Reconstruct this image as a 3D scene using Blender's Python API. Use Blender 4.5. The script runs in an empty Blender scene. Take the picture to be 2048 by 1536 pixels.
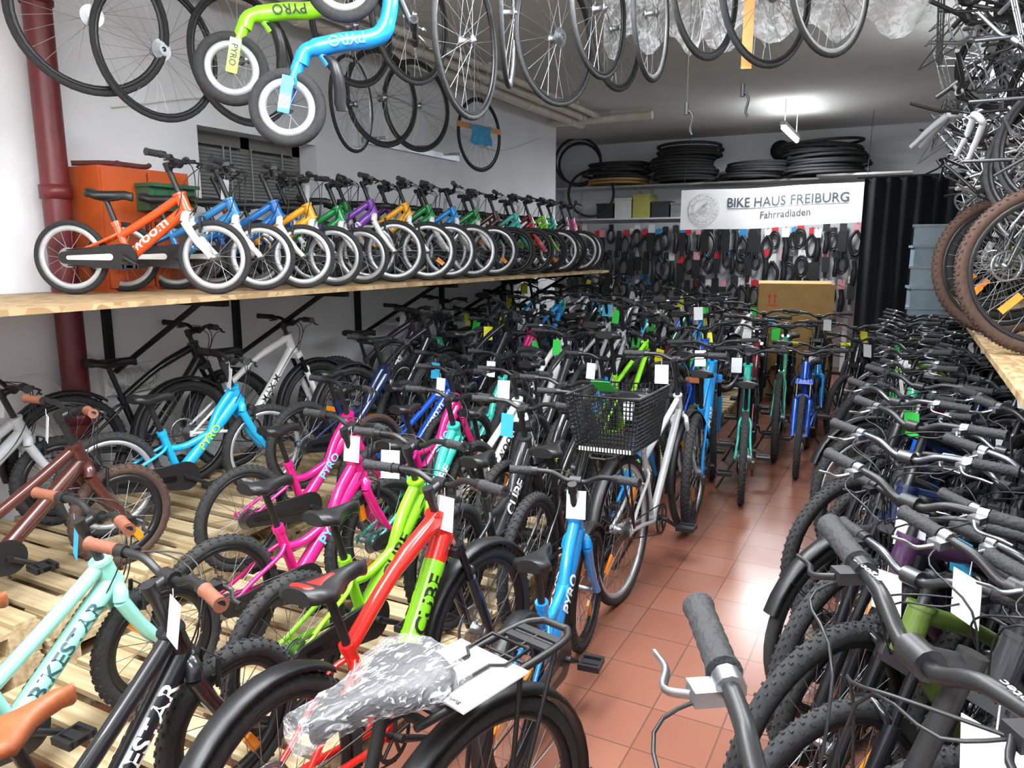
import bpy, math, random
from mathutils import Vector, Matrix
random.seed(11)
SC=bpy.context.scene
C=SC.collection
pi=math.pi
# ------------------------------------------------------------ materials
def lin(h):
    h=h.lstrip('#'); o=[]
    for i in (0,2,4):
        c=int(h[i:i+2],16)/255
        o.append(c/12.92 if c<.04045 else ((c+.055)/1.055)**2.4)
    return (*o,1)
MATS={}
def mat(name,hexc,rough=.5,metal=0,var=.12,scale=25,coat=0,bump=0,emit=0,trans=0,alpha=1):
    if name in MATS: return MATS[name]
    m=bpy.data.materials.new(name); m.use_nodes=True
    nt=m.node_tree; b=nt.nodes['Principled BSDF']
    col=lin(hexc)
    b.inputs['Base Color'].default_value=col
    b.inputs['Roughness'].default_value=rough
    b.inputs['Metallic'].default_value=metal
    b.inputs['Coat Weight'].default_value=coat
    b.inputs['Transmission Weight'].default_value=trans
    b.inputs['Alpha'].default_value=alpha
    if emit:
        b.inputs['Emission Color'].default_value=col; b.inputs['Emission Strength'].default_value=emit
    if var>0 or bump>0:
        tc=nt.nodes.new('ShaderNodeTexCoord'); n=nt.nodes.new('ShaderNodeTexNoise')
        n.inputs['Scale'].default_value=scale; n.inputs['Detail'].default_value=4
        nt.links.new(tc.outputs['Object'],n.inputs['Vector'])
        if var>0:
            r=nt.nodes.new('ShaderNodeValToRGB')
            r.color_ramp.elements[0].position=.3; r.color_ramp.elements[1].position=.7
            r.color_ramp.elements[0].color=(*[c*(1-var) for c in col[:3]],1)
            r.color_ramp.elements[1].color=(*[min(1,c*(1+var)) for c in col[:3]],1)
            nt.links.new(n.outputs['Fac'],r.inputs['Fac']); nt.links.new(r.outputs['Color'],b.inputs['Base Color'])
        if bump>0:
            bp=nt.nodes.new('ShaderNodeBump'); bp.inputs['Strength'].default_value=bump; bp.inputs['Distance'].default_value=.01
            nt.links.new(n.outputs['Fac'],bp.inputs['Height']); nt.links.new(bp.outputs['Normal'],b.inputs['Normal'])
    MATS[name]=m; return m
PCOL={'orange':'#e8541a','blue':'#1f6bb5','steel blue':'#2f7fb8','yellow':'#f0a818','green':'#14893f','purple':'#7a3fa8',
 'cyan':'#1fa6dc','magenta':'#d01a74','mint':'#8fd0c0','black':'#17191d','maroon':'#4c241e','red':'#e0241c','lime':'#86d420',
 'white':'#e8e8e6','silver':'#b9bcc0','royal blue':'#1550c0','bright blue':'#1c8ad6','dark purple':'#3a2f40','teal':'#35b8a5',
 'dark red':'#7a1626','grey':'#4a4d50','olive':'#5c7430','sea green':'#3f9a78','pink':'#e84a98','dark blue':'#16264a','dark green':'#1c3f30','plum':'#4a2c4e','charcoal':'#2e3134'}
def paint(n): return mat('paint_'+n.replace(' ','_'),PCOL[n],.28,0,.03,8,coat=.6)
RUB=mat('tyre_rubber','#2a2a2b',.85,0,.25,60,bump=.3)
BRN=mat('brown_tyre_rubber','#46332a',.85,0,.2,60)
BLK=mat('black_satin','#1d1d1e',.42,0,.15,40)
BLKG=mat('black_gloss','#121214',.2,0,.05,20,coat=.5)
GRIP=mat('grip_rubber','#2b2b2d',.7,0,.15,120,bump=.5)
TAN=mat('tan_leather','#8e4c2a',.45,0,.15,35,bump=.15)
TANG=mat('tan_grip','#7e4c38',.6,0,.15,90,bump=.3)
CHR=mat('chrome','#c8cace',.22,1,.05,20)
ALU=mat('aluminium','#a9acb0',.38,1,.1,30)
DST=mat('dark_steel','#606367',.35,.9,.1,30)
RIMS=mat('silver_rim','#c9ccd0',.35,.6,.08,20)
RIMB=mat('black_rim','#242426',.35,.3,.1,20)
SPK=mat('spoke_steel','#a4a7ab',.35,1,.05,20)
WHT=mat('white_plastic','#e6e6e3',.4,0,.05,20)
TAGW=mat('tag_white','#e4e8ea',.7,0,.05,50)
TAGB=mat('tag_blue','#3aa9d8',.7,0,.05,50)
TAGG=mat('tag_green','#35c24a',.7,0,.05,50)
TAGY=mat('tag_yellow','#e8e12a',.7,0,.05,50)
ORR=mat('orange_reflector','#f08a12',.25,0,.1,200,coat=.6)
WORD=mat('lettering_white','#f2f2f2',.5,0,0)
WORK=mat('lettering_black','#151515',.5,0,0)
WORL=mat('lettering_lime','#a8e020',.5,0,0)
WORC=mat('lettering_cyan','#58d6ff',.5,0,0)
WORN=mat('lettering_dark_teal','#2a4a50',.5,0,0)
REDS=mat('red_vinyl','#d8201c',.4,0,.05,30)
def film(name,lo,hi,p0,p1,sc):
    m=bpy.data.materials.new(name); m.use_nodes=True; nt=m.node_tree; b=nt.nodes['Principled BSDF']
    b.inputs['Base Color'].default_value=(.9,.92,.95,1); b.inputs['Roughness'].default_value=.1
    tc=nt.nodes.new('ShaderNodeTexCoord'); mp=nt.nodes.new('ShaderNodeMapping'); mp.inputs['Scale'].default_value=(.45,1.6,1)
    n=nt.nodes.new('ShaderNodeTexNoise'); n.inputs['Scale'].default_value=sc; n.inputs['Distortion'].default_value=1.6; n.inputs['Detail'].default_value=3
    r=nt.nodes.new('ShaderNodeValToRGB'); r.color_ramp.elements[0].position=p0; r.color_ramp.elements[1].position=p1; r.color_ramp.elements[0].color=(lo,lo,lo,1); r.color_ramp.elements[1].color=(hi,hi,hi,1)
    bp=nt.nodes.new('ShaderNodeBump'); bp.inputs['Strength'].default_value=.9; bp.inputs['Distance'].default_value=.015
    nt.links.new(tc.outputs['Object'],mp.inputs['Vector']); nt.links.new(mp.outputs['Vector'],n.inputs['Vector']); nt.links.new(n.outputs['Fac'],bp.inputs['Height']); nt.links.new(bp.outputs['Normal'],b.inputs['Normal'])
    nt.links.new(n.outputs['Fac'],r.inputs['Fac']); nt.links.new(r.outputs['Color'],b.inputs['Alpha'])
    return m
FILM=film('clear_film',.35,.85,.45,.6,14); WRAP=film('saddle_film',.10,.6,.54,.66,45)
# ------------------------------------------------------------ geometry
class G:
    def __init__(s): s.v=[];s.f=[];s.m=[];s.s=[];s.mi=0
    def add(s,vs,fs,sm=True):
        o=len(s.v); s.v+= [tuple(p) for p in vs]
        for f in fs: s.f.append(tuple(i+o for i in f)); s.m.append(s.mi); s.s.append(sm)
    def loft(s,rings,close=True,cap=True,sm=True,loop=False):
        n=len(rings[0]); vs=[p for r in rings for p in r]; fs=[]; k=len(rings)
        for i in range(k if loop else k-1):
            a=i*n; b=((i+1)%k)*n
            for j in range(n if close else n-1):
                j2=(j+1)%n; fs.append((a+j,a+j2,b+j2,b+j))
        s.add(vs,fs,sm)
        if cap and close and not loop:
            s.add(rings[0],[tuple(range(n))[::-1]],False); s.add(rings[-1],[tuple(range(n))],False)
    def tube(s,pts,r,n=8,cap=True,loop=False,sm=True,flat=1):
        pts=[Vector(p) for p in pts]; k=len(pts); rings=[]
        if not isinstance(r,(list,tuple)): r=[r]*k
        prev=None
        for i in range(k):
            if loop: t=(pts[(i+1)%k]-pts[i-1])
            elif i==0: t=pts[1]-pts[0]
            elif i==k-1: t=pts[-1]-pts[-2]
            else: t=(pts[i+1]-pts[i]).normalized()+(pts[i]-pts[i-1]).normalized()
            t.normalize()
            if prev is None:
                u=Vector((0,1,0)) if abs(t.y)<.9 else Vector((0,0,1))
            else: u=prev
            u=(u-t*u.dot(t)).normalized(); w=t.cross(u); prev=u
            rings.append([pts[i]+(u*math.cos(a)*flat+w*math.sin(a))*r[i] for a in [2*pi*j/n for j in range(n)]])
        s.loft(rings,True,cap,sm,loop)
    def box(s,c,d,R=None,sm=False):
        c=Vector(c); vs=[]
        for x in (-.5,.5):
            for y in (-.5,.5):
                for z in (-.5,.5):
                    p=Vector((x*d[0],y*d[1],z*d[2]))
                    if R: p=R@p
                    vs.append(c+p)
        s.add(vs,[(0,1,3,2),(4,6,7,5),(0,4,5,1),(2,3,7,6),(0,2,6,4),(1,5,7,3)],sm)
    def lathe(s,prof,n=32,c=(0,0,0),closed=True,sm=True,axis='Y'):
        rings=[]
        for i in range(n):
            a=2*pi*i/n; ca,sa=math.cos(a),math.sin(a)
            if axis=='Y': rings.append([(c[0]+r*ca,c[1]+y,c[2]+r*sa) for r,y in prof])
            else: rings.append([(c[0]+r*ca,c[1]+r*sa,c[2]+y) for r,y in prof])
        s.loft(rings,closed,False,sm,True)
    def poly_ext(s,pts,y0,y1):
        n=len(pts); a=[(x,y0,z) for x,z in pts]; b=[(x,y1,z) for x,z in pts]
        s.add(a+b,[tuple(range(n)),tuple(range(n,2*n))[::-1]]+[(i,(i+1)%n,(i+1)%n+n,i+n) for i in range(n)],False)
    def mesh(s,name,*mats):
        me=bpy.data.meshes.new(name); me.from_pydata(s.v,[],s.f)
        me.polygons.foreach_set('material_index',s.m); me.polygons.foreach_set('use_smooth',s.s)
        for m in mats: me.materials.append(m)
        me.update(); return me
def curve(pts,n=6):
    P=[Vector(p) for p in pts]; P=[P[0]*2-P[1]]+P+[P[-1]*2-P[-2]]; out=[]
    for i in range(1,len(P)-2):
        for k in range(n):
            t=k/n; a,b,c,d=P[i-1],P[i],P[i+1],P[i+2]
            out.append(.5*((2*b)+(c-a)*t+(2*a-5*b+4*c-d)*t*t+(3*b-a-3*c+d)*t**3))
    out.append(P[-2]); return out
def obj(name,me,parent=None,M=None,m=None):
    o=bpy.data.objects.new(name,me); C.objects.link(o)
    if parent: o.parent=parent
    if M is not None: o.matrix_basis=M
    if m and o.material_slots:
        o.material_slots[0].link='OBJECT'; o.material_slots[0].material=m
    return o
def top(o,label,cat,group=None,kind=None):
    o['label']=label
    o['category']=cat
    if group: o['group']=group
    if kind: o['kind']=kind
    return o
def struct(o): o['kind']='structure'; return o
T=Matrix.Translation
def RZ(d): return Matrix.Rotation(math.radians(d),4,'Z')
def RX(d): return Matrix.Rotation(math.radians(d),4,'X')
def RY(d): return Matrix.Rotation(math.radians(d),4,'Y')
TXT={}
def txt(s,bold=.012):
    if (s,bold) in TXT: return TXT[(s,bold)]
    cu=bpy.data.curves.new('t','FONT'); cu.body=s; cu.size=1; cu.align_x='CENTER'; cu.align_y='CENTER'; cu.offset=bold; cu.resolution_u=3
    o=bpy.data.objects.new('t',cu); C.objects.link(o)
    bpy.context.view_layer.update()
    dg=bpy.context.evaluated_depsgraph_get()
    me=bpy.data.meshes.new_from_object(o.evaluated_get(dg))
    v=[x.co.copy() for x in me.vertices]; f=[tuple(p.vertices) for p in me.polygons]
    bpy.data.objects.remove(o); bpy.data.meshes.remove(me)
    xs=[p.x for p in v]; ys=[p.y for p in v]
    cx=(min(xs)+max(xs))/2; cy=(min(ys)+max(ys))/2
    v=[(p.x-cx,p.y-cy) for p in v]
    TXT[(s,bold)]=(v,f,max(xs)-min(xs),max(ys)-min(ys)); return TXT[(s,bold)]
def flat_text(g,s,h,M,flipw=1,length=None):
    v,f,w,hh=txt(s); k=h/hh; kx=k if not length else length/w
    g.add([M@Vector((x*kx*flipw,y*k,0)) for x,y in v],f,False)
# ------------------------------------------------------------ wheels
WM={}
def wheel_meshes(R,tw,knob,nsp,disc,rear):
    k=(R,tw,knob,nsp,disc,rear)
    if k in WM: return WM[k]
    d={}
    g=G(); prof=[]
    rc=R-tw
    for i in range(10):
        a=2*pi*i/10; prof.append((rc+tw*math.cos(a),tw*math.sin(a)))
    g.lathe(prof,44)
    if knob:
        N=int(R*190)
        for i in range(N):
            a=2*pi*i/N
            for j,(b,off) in enumerate(((.22,0),(-.22,.5),(.85,.5),(-.85,.5))):
                aa=a+off*2*pi/N
                rr=tw*1.02; rad=rc+rr*math.cos(b); y=rr*math.sin(b)
                Rm=Matrix.Rotation(-aa,3,'Y')@Matrix.Rotation(b,3,'Z')
                g.box(Vector((rad*math.cos(aa),y,rad*math.sin(aa))),(tw*.2,tw*.36,tw*.32),Rm)
    d['tyre']=g.mesh('tyre',RUB)
    g=G(); ri=R-2*tw; rd=.024 if R<.23 else .017
    g.lathe([(ri+.006,-tw*.66),(ri+.006,tw*.66),(ri-rd+.005,tw*.5),(ri-rd,0),(ri-rd+.005,-tw*.5)],44)
    d['rim']=g.mesh('wheel_rim',RIMS)
    g=G(); hr=.018 if R<.3 else .024; hw=.03; sr=.0016 if R<.23 else .0013
    for i in range(nsp):
        a=2*pi*i/nsp; b=a+(.5 if i%4<2 else -.5); y=hw*(1 if i%2 else -1)
        g.tube([(hr*math.cos(b),y,hr*math.sin(b)),((ri-.01)*math.cos(a),0,(ri-.01)*math.sin(a))],sr,3,False)
    d['spokes']=g.mesh('spokes',SPK)
    g=G()
    g.lathe([(0,-.045),(.008,-.045),(.01,-.034),(hr,-.033),(hr,-.028),(.014,-.022),(.014,.022),(hr,.028),(hr,.033),(.01,.034),(.008,.045),(0,.045)],14,closed=False)
    if disc: g.lathe([(.082,.038),(.082,.040),(.066,.040),(.066,.038)],28); [g.tube([(0.02*math.cos(a),.039,.02*math.sin(a)),(.07*math.cos(a+.4),.039,.07*math.sin(a+.4))],.003,4) for a in [2*pi*i/6 for i in range(6)]]
    if rear:
        for i in range(6 if disc or R>.3 else 2):
            r0=.05-.005*i; g.lathe([(.012,-.030-.004*i),(r0,-.030-.004*i),(r0,-.0285-.004*i),(.012,-.0285-.004*i)],20,sm=False)
    d['hub']=g.mesh('hub',ALU)
    g=G(); g.box((R*.55,0,0),(R*.28,.012,.03)); 
    d['refl']=g.mesh('reflector',ORR)
    WM[k]=d; return d
def wheel(parent,M,R,tw,knob=False,nsp=28,disc=False,rear=False,rim=RIMS,tyre=RUB,refl=0,name='wheel',hub=ALU,spk=None):
    d=wheel_meshes(R,tw,knob,nsp,disc,rear)
    w=obj(name,d['rim'],parent,M,rim)
    obj('tyre',d['tyre'],w,None,tyre)
    obj('spokes',d['spokes'],w,None,spk)
    obj('hub',d['hub'],w,None,hub)
    if refl:
        obj('reflector',d['refl'],w,RY(refl)); obj('reflector',d['refl'],w,RY(refl+180))
    return w
# ------------------------------------------------------------ bicycle
SP={
 'k14':dict(R=.185,tw=.0155,wb=.71,sh=.51,bar=.665,bw=.21,style='woom',sus=0,knob=0,guard=1,nsp=16,dt=.028,disc=0,crank=.09),
 'k16':dict(R=.215,tw=.0165,wb=.76,sh=.57,bar=.705,bw=.22,style='woom',sus=0,knob=0,guard=1,nsp=20,dt=.029,disc=0,crank=.1),
 'b16':dict(R=.225,tw=.025,wb=.80,sh=.60,bar=.74,bw=.27,style='woom',sus=0,knob=1,guard=1,nsp=20,dt=.032,disc=0,crank=.1),
 'k20':dict(R=.255,tw=.022,wb=.86,sh=.66,bar=.80,bw=.255,style='low',sus=0,knob=1,guard=1,nsp=24,dt=.030,disc=0,crank=.12),
 'w20':dict(R=.255,tw=.020,wb=.86,sh=.66,bar=.80,bw=.25,style='woom',sus=0,knob=0,guard=0,nsp=24,dt=.028,disc=0,crank=.13),
 'k24':dict(R=.308,tw=.023,wb=.97,sh=.78,bar=.92,bw=.275,style='mtb',sus=1,knob=1,guard=0,nsp=28,dt=.029,disc=1,crank=.15),
 'r24':dict(R=.308,tw=.026,wb=.97,sh=.80,bar=.93,bw=.29,style='mtb',sus=1,knob=1,guard=0,nsp=28,dt=.036,disc=1,crank=.15),
 'a27':dict(R=.35,tw=.026,wb=1.10,sh=.93,bar=1.03,bw=.30,style='mtb',sus=1,knob=1,guard=0,nsp=28,dt=.030,disc=1,crank=.17),
 'n29':dict(R=.35,tw=.027,wb=1.10,sh=1.0,bar=1.19,bw=.35,style='mtb',sus=1,knob=1,guard=0,nsp=28,dt=.036,disc=1,crank=.17),
 'a28':dict(R=.35,tw=.020,wb=1.09,sh=.98,bar=1.08,bw=.29,style='city',sus=0,knob=0,guard=0,nsp=28,dt=.02,disc=0,crank=.17),
 'e28':dict(R=.345,tw=.020,wb=1.09,sh=.875,bar=.97,bw=.28,style='city',sus=0,knob=0,guard=0,nsp=28,dt=.025,disc=0,crank=.17),
}
BM={}
def saddle_geo(g,L,W,c,h=.035):
    st=[(-.5,.6),(-.47,.85),(-.38,1),(-.25,.98),(-.1,.7),(.05,.42),(.2,.29),(.35,.24),(.45,.2),(.5,.1)]
    rings=[]
    for x,w in st:
        w*=W/2; zt=c[2]+(.012 if x<-.3 else 0)+(-.008 if x>.4 else 0)
        ring=[]
        for j in range(11):
            a=pi*j/10; ring.append((c[0]+x*L,c[1]+w*math.cos(a),zt-h+h*math.sin(a)**.55 if a>0 and j<10 else zt-h))
        ring.append((c[0]+x*L,c[1]-w*.6,zt-h-.008)); ring.append((c[0]+x*L,c[1]+w*.6,zt-h-.008))
        rings.append(ring)
    g.loft(rings)
def bike_geo(key):
    if key in BM: return BM[key]
    s=SP[key]; R,tw,wb=s['R'],s['tw'],s['wb']; d={}
    X0=wb/2
    def V(x,y,z): return Vector((x-X0,y,z))
    ax=Vector((-.342,0,.94))
    hbz=2*R+(.09 if s['sus'] else .04); hbx=wb-.04-(hbz-R)*.364
    hb=V(hbx,0,hbz); hl=.09 if R<.3 else .12; ht=hb+ax*hl
    if key=='n29': hl=.2; ht=hb+ax*hl
    bbx=.12+R*.9; bbz=.09+R*.53; bb=V(bbx,0,bbz)
    sd=Vector((-.31,0,.95)); 
    stl=(s['sh']-bbz-.05)*(.62 if s['style']!='mtb' else .66)/.95; st=bb+sd*stl
    sad=bb+sd*((s['sh']-.05-bbz)/.95); dt=s['dt']; hub=V(0,0,R); fh=V(wb,0,R)
    g=G()
    g.tube([hb,ht],min(dt,.029)*.95+.002,14); g.tube([hb-ax*.004,hb+ax*.008],min(dt,.029)+.006,14); g.tube([ht-ax*.008,ht+ax*.004],min(dt,.029)+.006,14)
    if s['style']=='mtb':
        a=hb+ax*.025; dta,dtb=a,bb
        g.tube(curve([a,a+(bb-a)*.2+Vector((0,0,-.008)),a+(bb-a)*.6+Vector((0,0,-.008)),bb],4),dt,14)
        g.tube(curve([ht-ax*.02,ht.lerp(st,.5)+Vector((0,0,.005)),st-sd*.015],4),[dt*.8]*4+[dt*.65]*5,12)
    elif s['style']=='woom':
        a=hb+ax*.012; dta,dtb=a,bb
        g.tube([a,bb],dt,14)
        m=bb+sd*(stl*.62); g.tube(curve([ht-ax*.012,ht.lerp(m,.45)+Vector((0,0,-.012)),m],4),dt*.7,12)
    elif s['style']=='low':
        a=hb+ax*.02; dta,dtb=a,bb
        g.tube(curve([a,a.lerp(bb,.45)+Vector((-.015,0,-.018)),bb],5),[dt*1.15]*4+[dt]*7,14)
        m=bb+sd*(stl*.6); md=a.lerp(bb,.5)
        g.tube(curve([md+Vector((0,0,.01)),md.lerp(m,.6)+Vector((0,0,-.015)),m],4),dt*.6,10)
        g.tube(curve([ht-ax*.015,ht.lerp(md,.5)+Vector((-.01,0,.004)),md],4),dt*.8,12)
    else:
        a=hb+ax*.03; dta,dtb=a,bb
        g.tube([a,bb],dt,12); m=bb+sd*(stl*.85); g.tube([ht-ax*.02,m],dt*.8,12)
    g.tube([bb,st],min(dt,.029)*.68,12); g.tube([st-sd*.02,st+sd*.004],min(dt,.029)*.68+.004,12)
    g.tube([bb+Vector((0,-.036,0)),bb+Vector((0,.036,0))],.022,14)
    y=tw+.012
    for q in (-1,1):
        g.tube(curve([bb+Vector((0,.02*q,0)),V(bbx-.06,y*q,bbz+.0),V(bbx*.5,(y+.006)*q,(bbz+R)/2),hub+Vector((0,.05*q,0))],3),.0105,8)
        u=bb+sd*(stl*(.86 if s['style']=='mtb' else .7))
        g.tube(curve([u+Vector((0,.008*q,0)),u+Vector((-.05,y*q,-.03)),hub.lerp(u,.4)+Vector((0,(y+.005)*q,0)),hub+Vector((0,.05*q,0))],3),.0085,8)
        g.box(hub+Vector((.005,.05*q,0)),(.04,.005,.035))
    g.tube([hub.lerp(u,.75)+Vector((0,-y,0)),hub.lerp(u,.75)+Vector((0,y,0))],.006,6)
    d['frame']=g.mesh('frame',BLK)
    # fork
    g=G(); cz=hb-ax*.005
    if s['sus']:
        g.box(cz-ax*.02,(.045,2*tw+.075,.035),Matrix.Rotation(math.radians(-20),3,'Y'),False)
        for q in (-1,1):
            up=cz-ax*.02+Vector((.01,(tw+.024)*q,0)); lo=fh+Vector((0,(tw+.024)*q,0)); mid=up.lerp(lo,.32)
            g.mi=1; g.tube([up,mid],.014,10); g.mi=0
            g.tube(curve([mid,up.lerp(lo,.7),lo],3),[.02]*3+[.018]*2+[.014]*2,10)
            g.tube([up+ax*.025,up],.019,10)
        b1=up.lerp(lo,.34)
        g.tube(curve([Vector((b1.x,-(tw+.02),b1.z)),Vector((b1.x+.015,-(tw+.015),b1.z+.03)),Vector((b1.x+.015,0,b1.z+.045)),Vector((b1.x+.015,(tw+.015),b1.z+.03)),Vector((b1.x,(tw+.02),b1.z))],3),.011,8)
    else:
        fr=dt*.68 if R<.3 else .013
        yy=tw+.02
        g.tube(curve([cz+Vector((-.004,-yy,-.045)),cz+Vector((0,-yy*.8,-.015)),cz,cz+Vector((0,yy*.8,-.015)),cz+Vector((-.004,yy,-.045))],4),fr*1.05,10)
        for q in (-1,1):
            a0=cz+Vector((-.004,yy*q,-.045)); 
            g.tube(curve([a0,a0.lerp(fh+Vector((-.02,yy*q,0)),.5),fh+Vector((0,(yy+.008)*q,0))],4),[fr*1.05]*3+[fr*.98]*3+[fr*.75]*3,10)
    d['fork']=g.mesh('fork',BLK,mat('fork_stanchion','#3a3a3c',.15,.8,.05,20))
    # handlebar
    cl=ht+ax*((s['bar']-.04-ht.z)/.94); st_f=.05 if R<.3 else .06; clamp=cl+Vector((st_f,0,.015)); bw=s['bw']
    rise=.03; sw=.05; gk=1.12 if key=='n29' else 1
    g=G(); g.tube([ht,cl+ax*.012],.014,10); g.tube([cl-ax*.02,cl+ax*.02],.018,12); g.tube([cl,clamp],.016,10); g.tube([clamp+Vector((0,-.022,0)),clamp+Vector((0,.022,0))],.021,12)
    hp=[]
    for q in (-1,1):
        pts=[clamp+Vector(p) for p in ((0,0,0),(0,.04*q,0),(-.005,.09*q,rise*.8),(-.015,.14*q,rise),(-sw,bw*q,rise+.004))]
        g.tube(curve(pts,3),.0108,10)
        hp.append((pts[3].lerp(pts[4],.0) if bw<.25 else pts[3].lerp(pts[4],.3),pts[4],q))
    d['bar']=g.mesh('handlebar',BLK)
    for i,(a,b,q) in enumerate(hp):
        g=G(); n=13; rs=[(.0168 if k%2 else .0155)*gk for k in range(n)]; rs[0]=.0185*gk; rs[-1]=.0185*gk
        pts=[a.lerp(b,k/(n-1)) for k in range(n)]; g.tube(pts,rs,14); d['grip%d'%i]=g.mesh('grip',GRIP)
        g=G(); c=a.lerp(b,-.14); dr=(b-a).normalized()
        g.tube([c-dr*.012,c+dr*.012],.017,10); g.box(c+Vector((.022,0,-.008)),(.04,.03,.018))
        k=(b-a).length*.85
        g.tube(curve([c+Vector((.04,0,-.01)),c+dr*k*.25+Vector((.065,0,-.022)),c+dr*k*.65+Vector((.055,0,-.03)),c+dr*k+Vector((.062,0,-.034))],4),[.006]*10+[.005]*3,8,flat=.7)
        d['lever%d'%i]=g.mesh('brake_lever',BLK)
    g=G()
    for (a,b,q) in hp:
        c=a.lerp(b,-.14)+Vector((.02,0,-.01))
        g.tube(curve([c,c+Vector((.07,-.03*q,-.02)),clamp+Vector((.09,.03*q,-.04)),hb+Vector((.05,.01*q,.03)),hb+Vector((.01,.025*q,-.03))],4),.0024,5,False)
    g.tube(curve([hp[1][0]+Vector((.02,0,-.01)),clamp+Vector((.1,.06,.0)),clamp+Vector((.05,-.05,-.09)),dta.lerp(dtb,.15)+Vector((0,-dt,0)),dta.lerp(dtb,.8)+Vector((0,-dt,0)),],5),.0024,5,False)
    d['cable']=g.mesh('brake_cables',BLK)
    # seat
    g=G(); L=.27 if R>.3 else .22; W=.16 if R>.3 else .13
    if key=='b16': L,W=.25,.155
    if s['style']=='city': W=.2
    saddle_geo(g,L,W,(sad.x+.02,0,s['sh'])); d['saddle']=g.mesh('saddle',BLK)
    g=G(); saddle_geo(g,L*.55,W*.6,(sad.x-.03,0,s['sh']+.003),.02); d['panel']=g.mesh('saddle_panel',REDS)
    g=G(); g.tube([st-sd*.03,sad+sd*.01],.0135,10); g.box(sad+Vector((0,0,.01)),(.05,.035,.02))
    for q in (-1,1): g.tube(curve([sad+Vector((-.07,.02*q,.02)),sad+Vector((-.03,.02*q,.006)),sad+Vector((.04,.02*q,.006)),sad+Vector((.1,.01*q,.02))],3),.0035,6)
    d['post']=g.mesh('seat_post',BLK)
    # cranks
    g=G(); cr=s['crank']; yc=-.052; rr=.035+cr*.28
    g.lathe([(rr,yc-.002),(rr,yc+.002),(rr-.014,yc+.002),(rr-.014,yc-.002)],28,c=bb,sm=False)
    for k in range(5):
        a=2*pi*k/5; g.tube([bb+Vector((0,yc,0)),bb+Vector(((rr-.01)*math.cos(a),yc,(rr-.01)*math.sin(a)))],.006,6)
    ca=math.radians(-30); dirc=Vector((math.cos(ca),0,math.sin(ca)))
    e1=bb+Vector((0,-.082,0))+dirc*cr; e2=bb+Vector((0,.07,0))-dirc*cr
    g.tube([bb+Vector((0,-.075,0)),e1],[.013,.009],8,flat=.7); g.tube([bb+Vector((0,.06,0)),e2],[.013,.009],8,flat=.7)
    g.tube([bb+Vector((0,-.085,0)),bb+Vector((0,.075,0))],.012,10)
    d['crank']=g.mesh('crankset',BLK)
    pw=.08 if R<.3 else .095
    for i,(e,q) in enumerate(((e1,-1),(e2,1))):
        g=G(); c=e+Vector((0,q*(pw/2+.01),0))
        g.tube([e,c+Vector((0,q*pw*.45,0))],.007,8)
        g.box(c+Vector((.035,0,0)),(.014,pw,.022)); g.box(c+Vector((-.035,0,0)),(.014,pw,.022))
        g.box(c+Vector((0,pw*.45,0)),(.07,.008,.02)); g.box(c+Vector((0,-pw*.45,0)),(.07,.008,.02)); g.box(c,(.03,pw,.014))
        d['pedal%d'%i]=g.mesh('pedal',BLK)
    g=G()
    rc=.028
    g.tube([bb+Vector((0,yc,rr)),hub+Vector((0,yc+.01,rc+.01))],.0035,5); g.tube([bb+Vector((0,yc,-rr)),hub+Vector((0,yc+.01,-rc-.01))],.0035,5)
    if s['disc']:
        g.box(hub+Vector((.01,-.062,-.05)),(.05,.02,.05)); g.lathe([(.018,-.066),(.018,-.06),(0.004,-.06),(.004,-.066)],12,c=hub+Vector((.02,0,-.11)))
        g.tube([hub+Vector((0,-.062,-.04)),hub+Vector((.02,-.063,-.12))],.008,6)
    d['chain']=g.mesh('chain',mat('chain_steel','#55524e',.4,.9,.2,80))
    if s['guard']:
        def cap(r1,r2,x1,x2):
            pts=[]
            for k in range(13): a=-pi/2+pi*k/12; pts.append((bb.x+x1+r1*math.cos(a),bb.z+r1*math.sin(a)))
            for k in range(9): a=pi/2+pi*k/8; pts.append((hub.x+x2+r2*math.cos(a),hub.z+r2*math.sin(a)))
            return pts
        g=G(); g.poly_ext(cap(rr+.006,.03,0,0),yc-.004,yc-.014); g.mi=1; g.poly_ext(cap(.016,.010,-.065,.02),yc-.014,yc-.0165)
        d['guard']=g.mesh('chain_guard',BLK,BLKG); d['guard_w']=g.mesh('chain_guard',BLK,WHT)
    if not s['disc']:
        g=G(); bc=fh+ (cz-fh)*( (R)/ (cz-fh).length )*.93
        for q in (-1,1): g.tube([bc+Vector((.03,(tw+.014)*q,-.03)),bc+Vector((.035,(tw+.012)*q,.05))],.007,6); g.box(bc+Vector((.03,(tw+.002)*q,-.005)),(.02,.012,.012))
        g.tube([bc+Vector((.035,-(tw+.012),.05)),bc+Vector((.035,(tw+.012),.05))],.0025,5)
        d['rimbrake']=g.mesh('rim_brake',BLK)
    g=G()
    g.tube([bb+Vector((-.06,.03,-.01)),Vector((bb.x-.12,.16,.012))],.007,8); g.tube([Vector((bb.x-.12,.16,.012)),Vector((bb.x-.13,.175,.004))],.009,8)
    d['stand']=g.mesh('kickstand',BLK)
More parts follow.
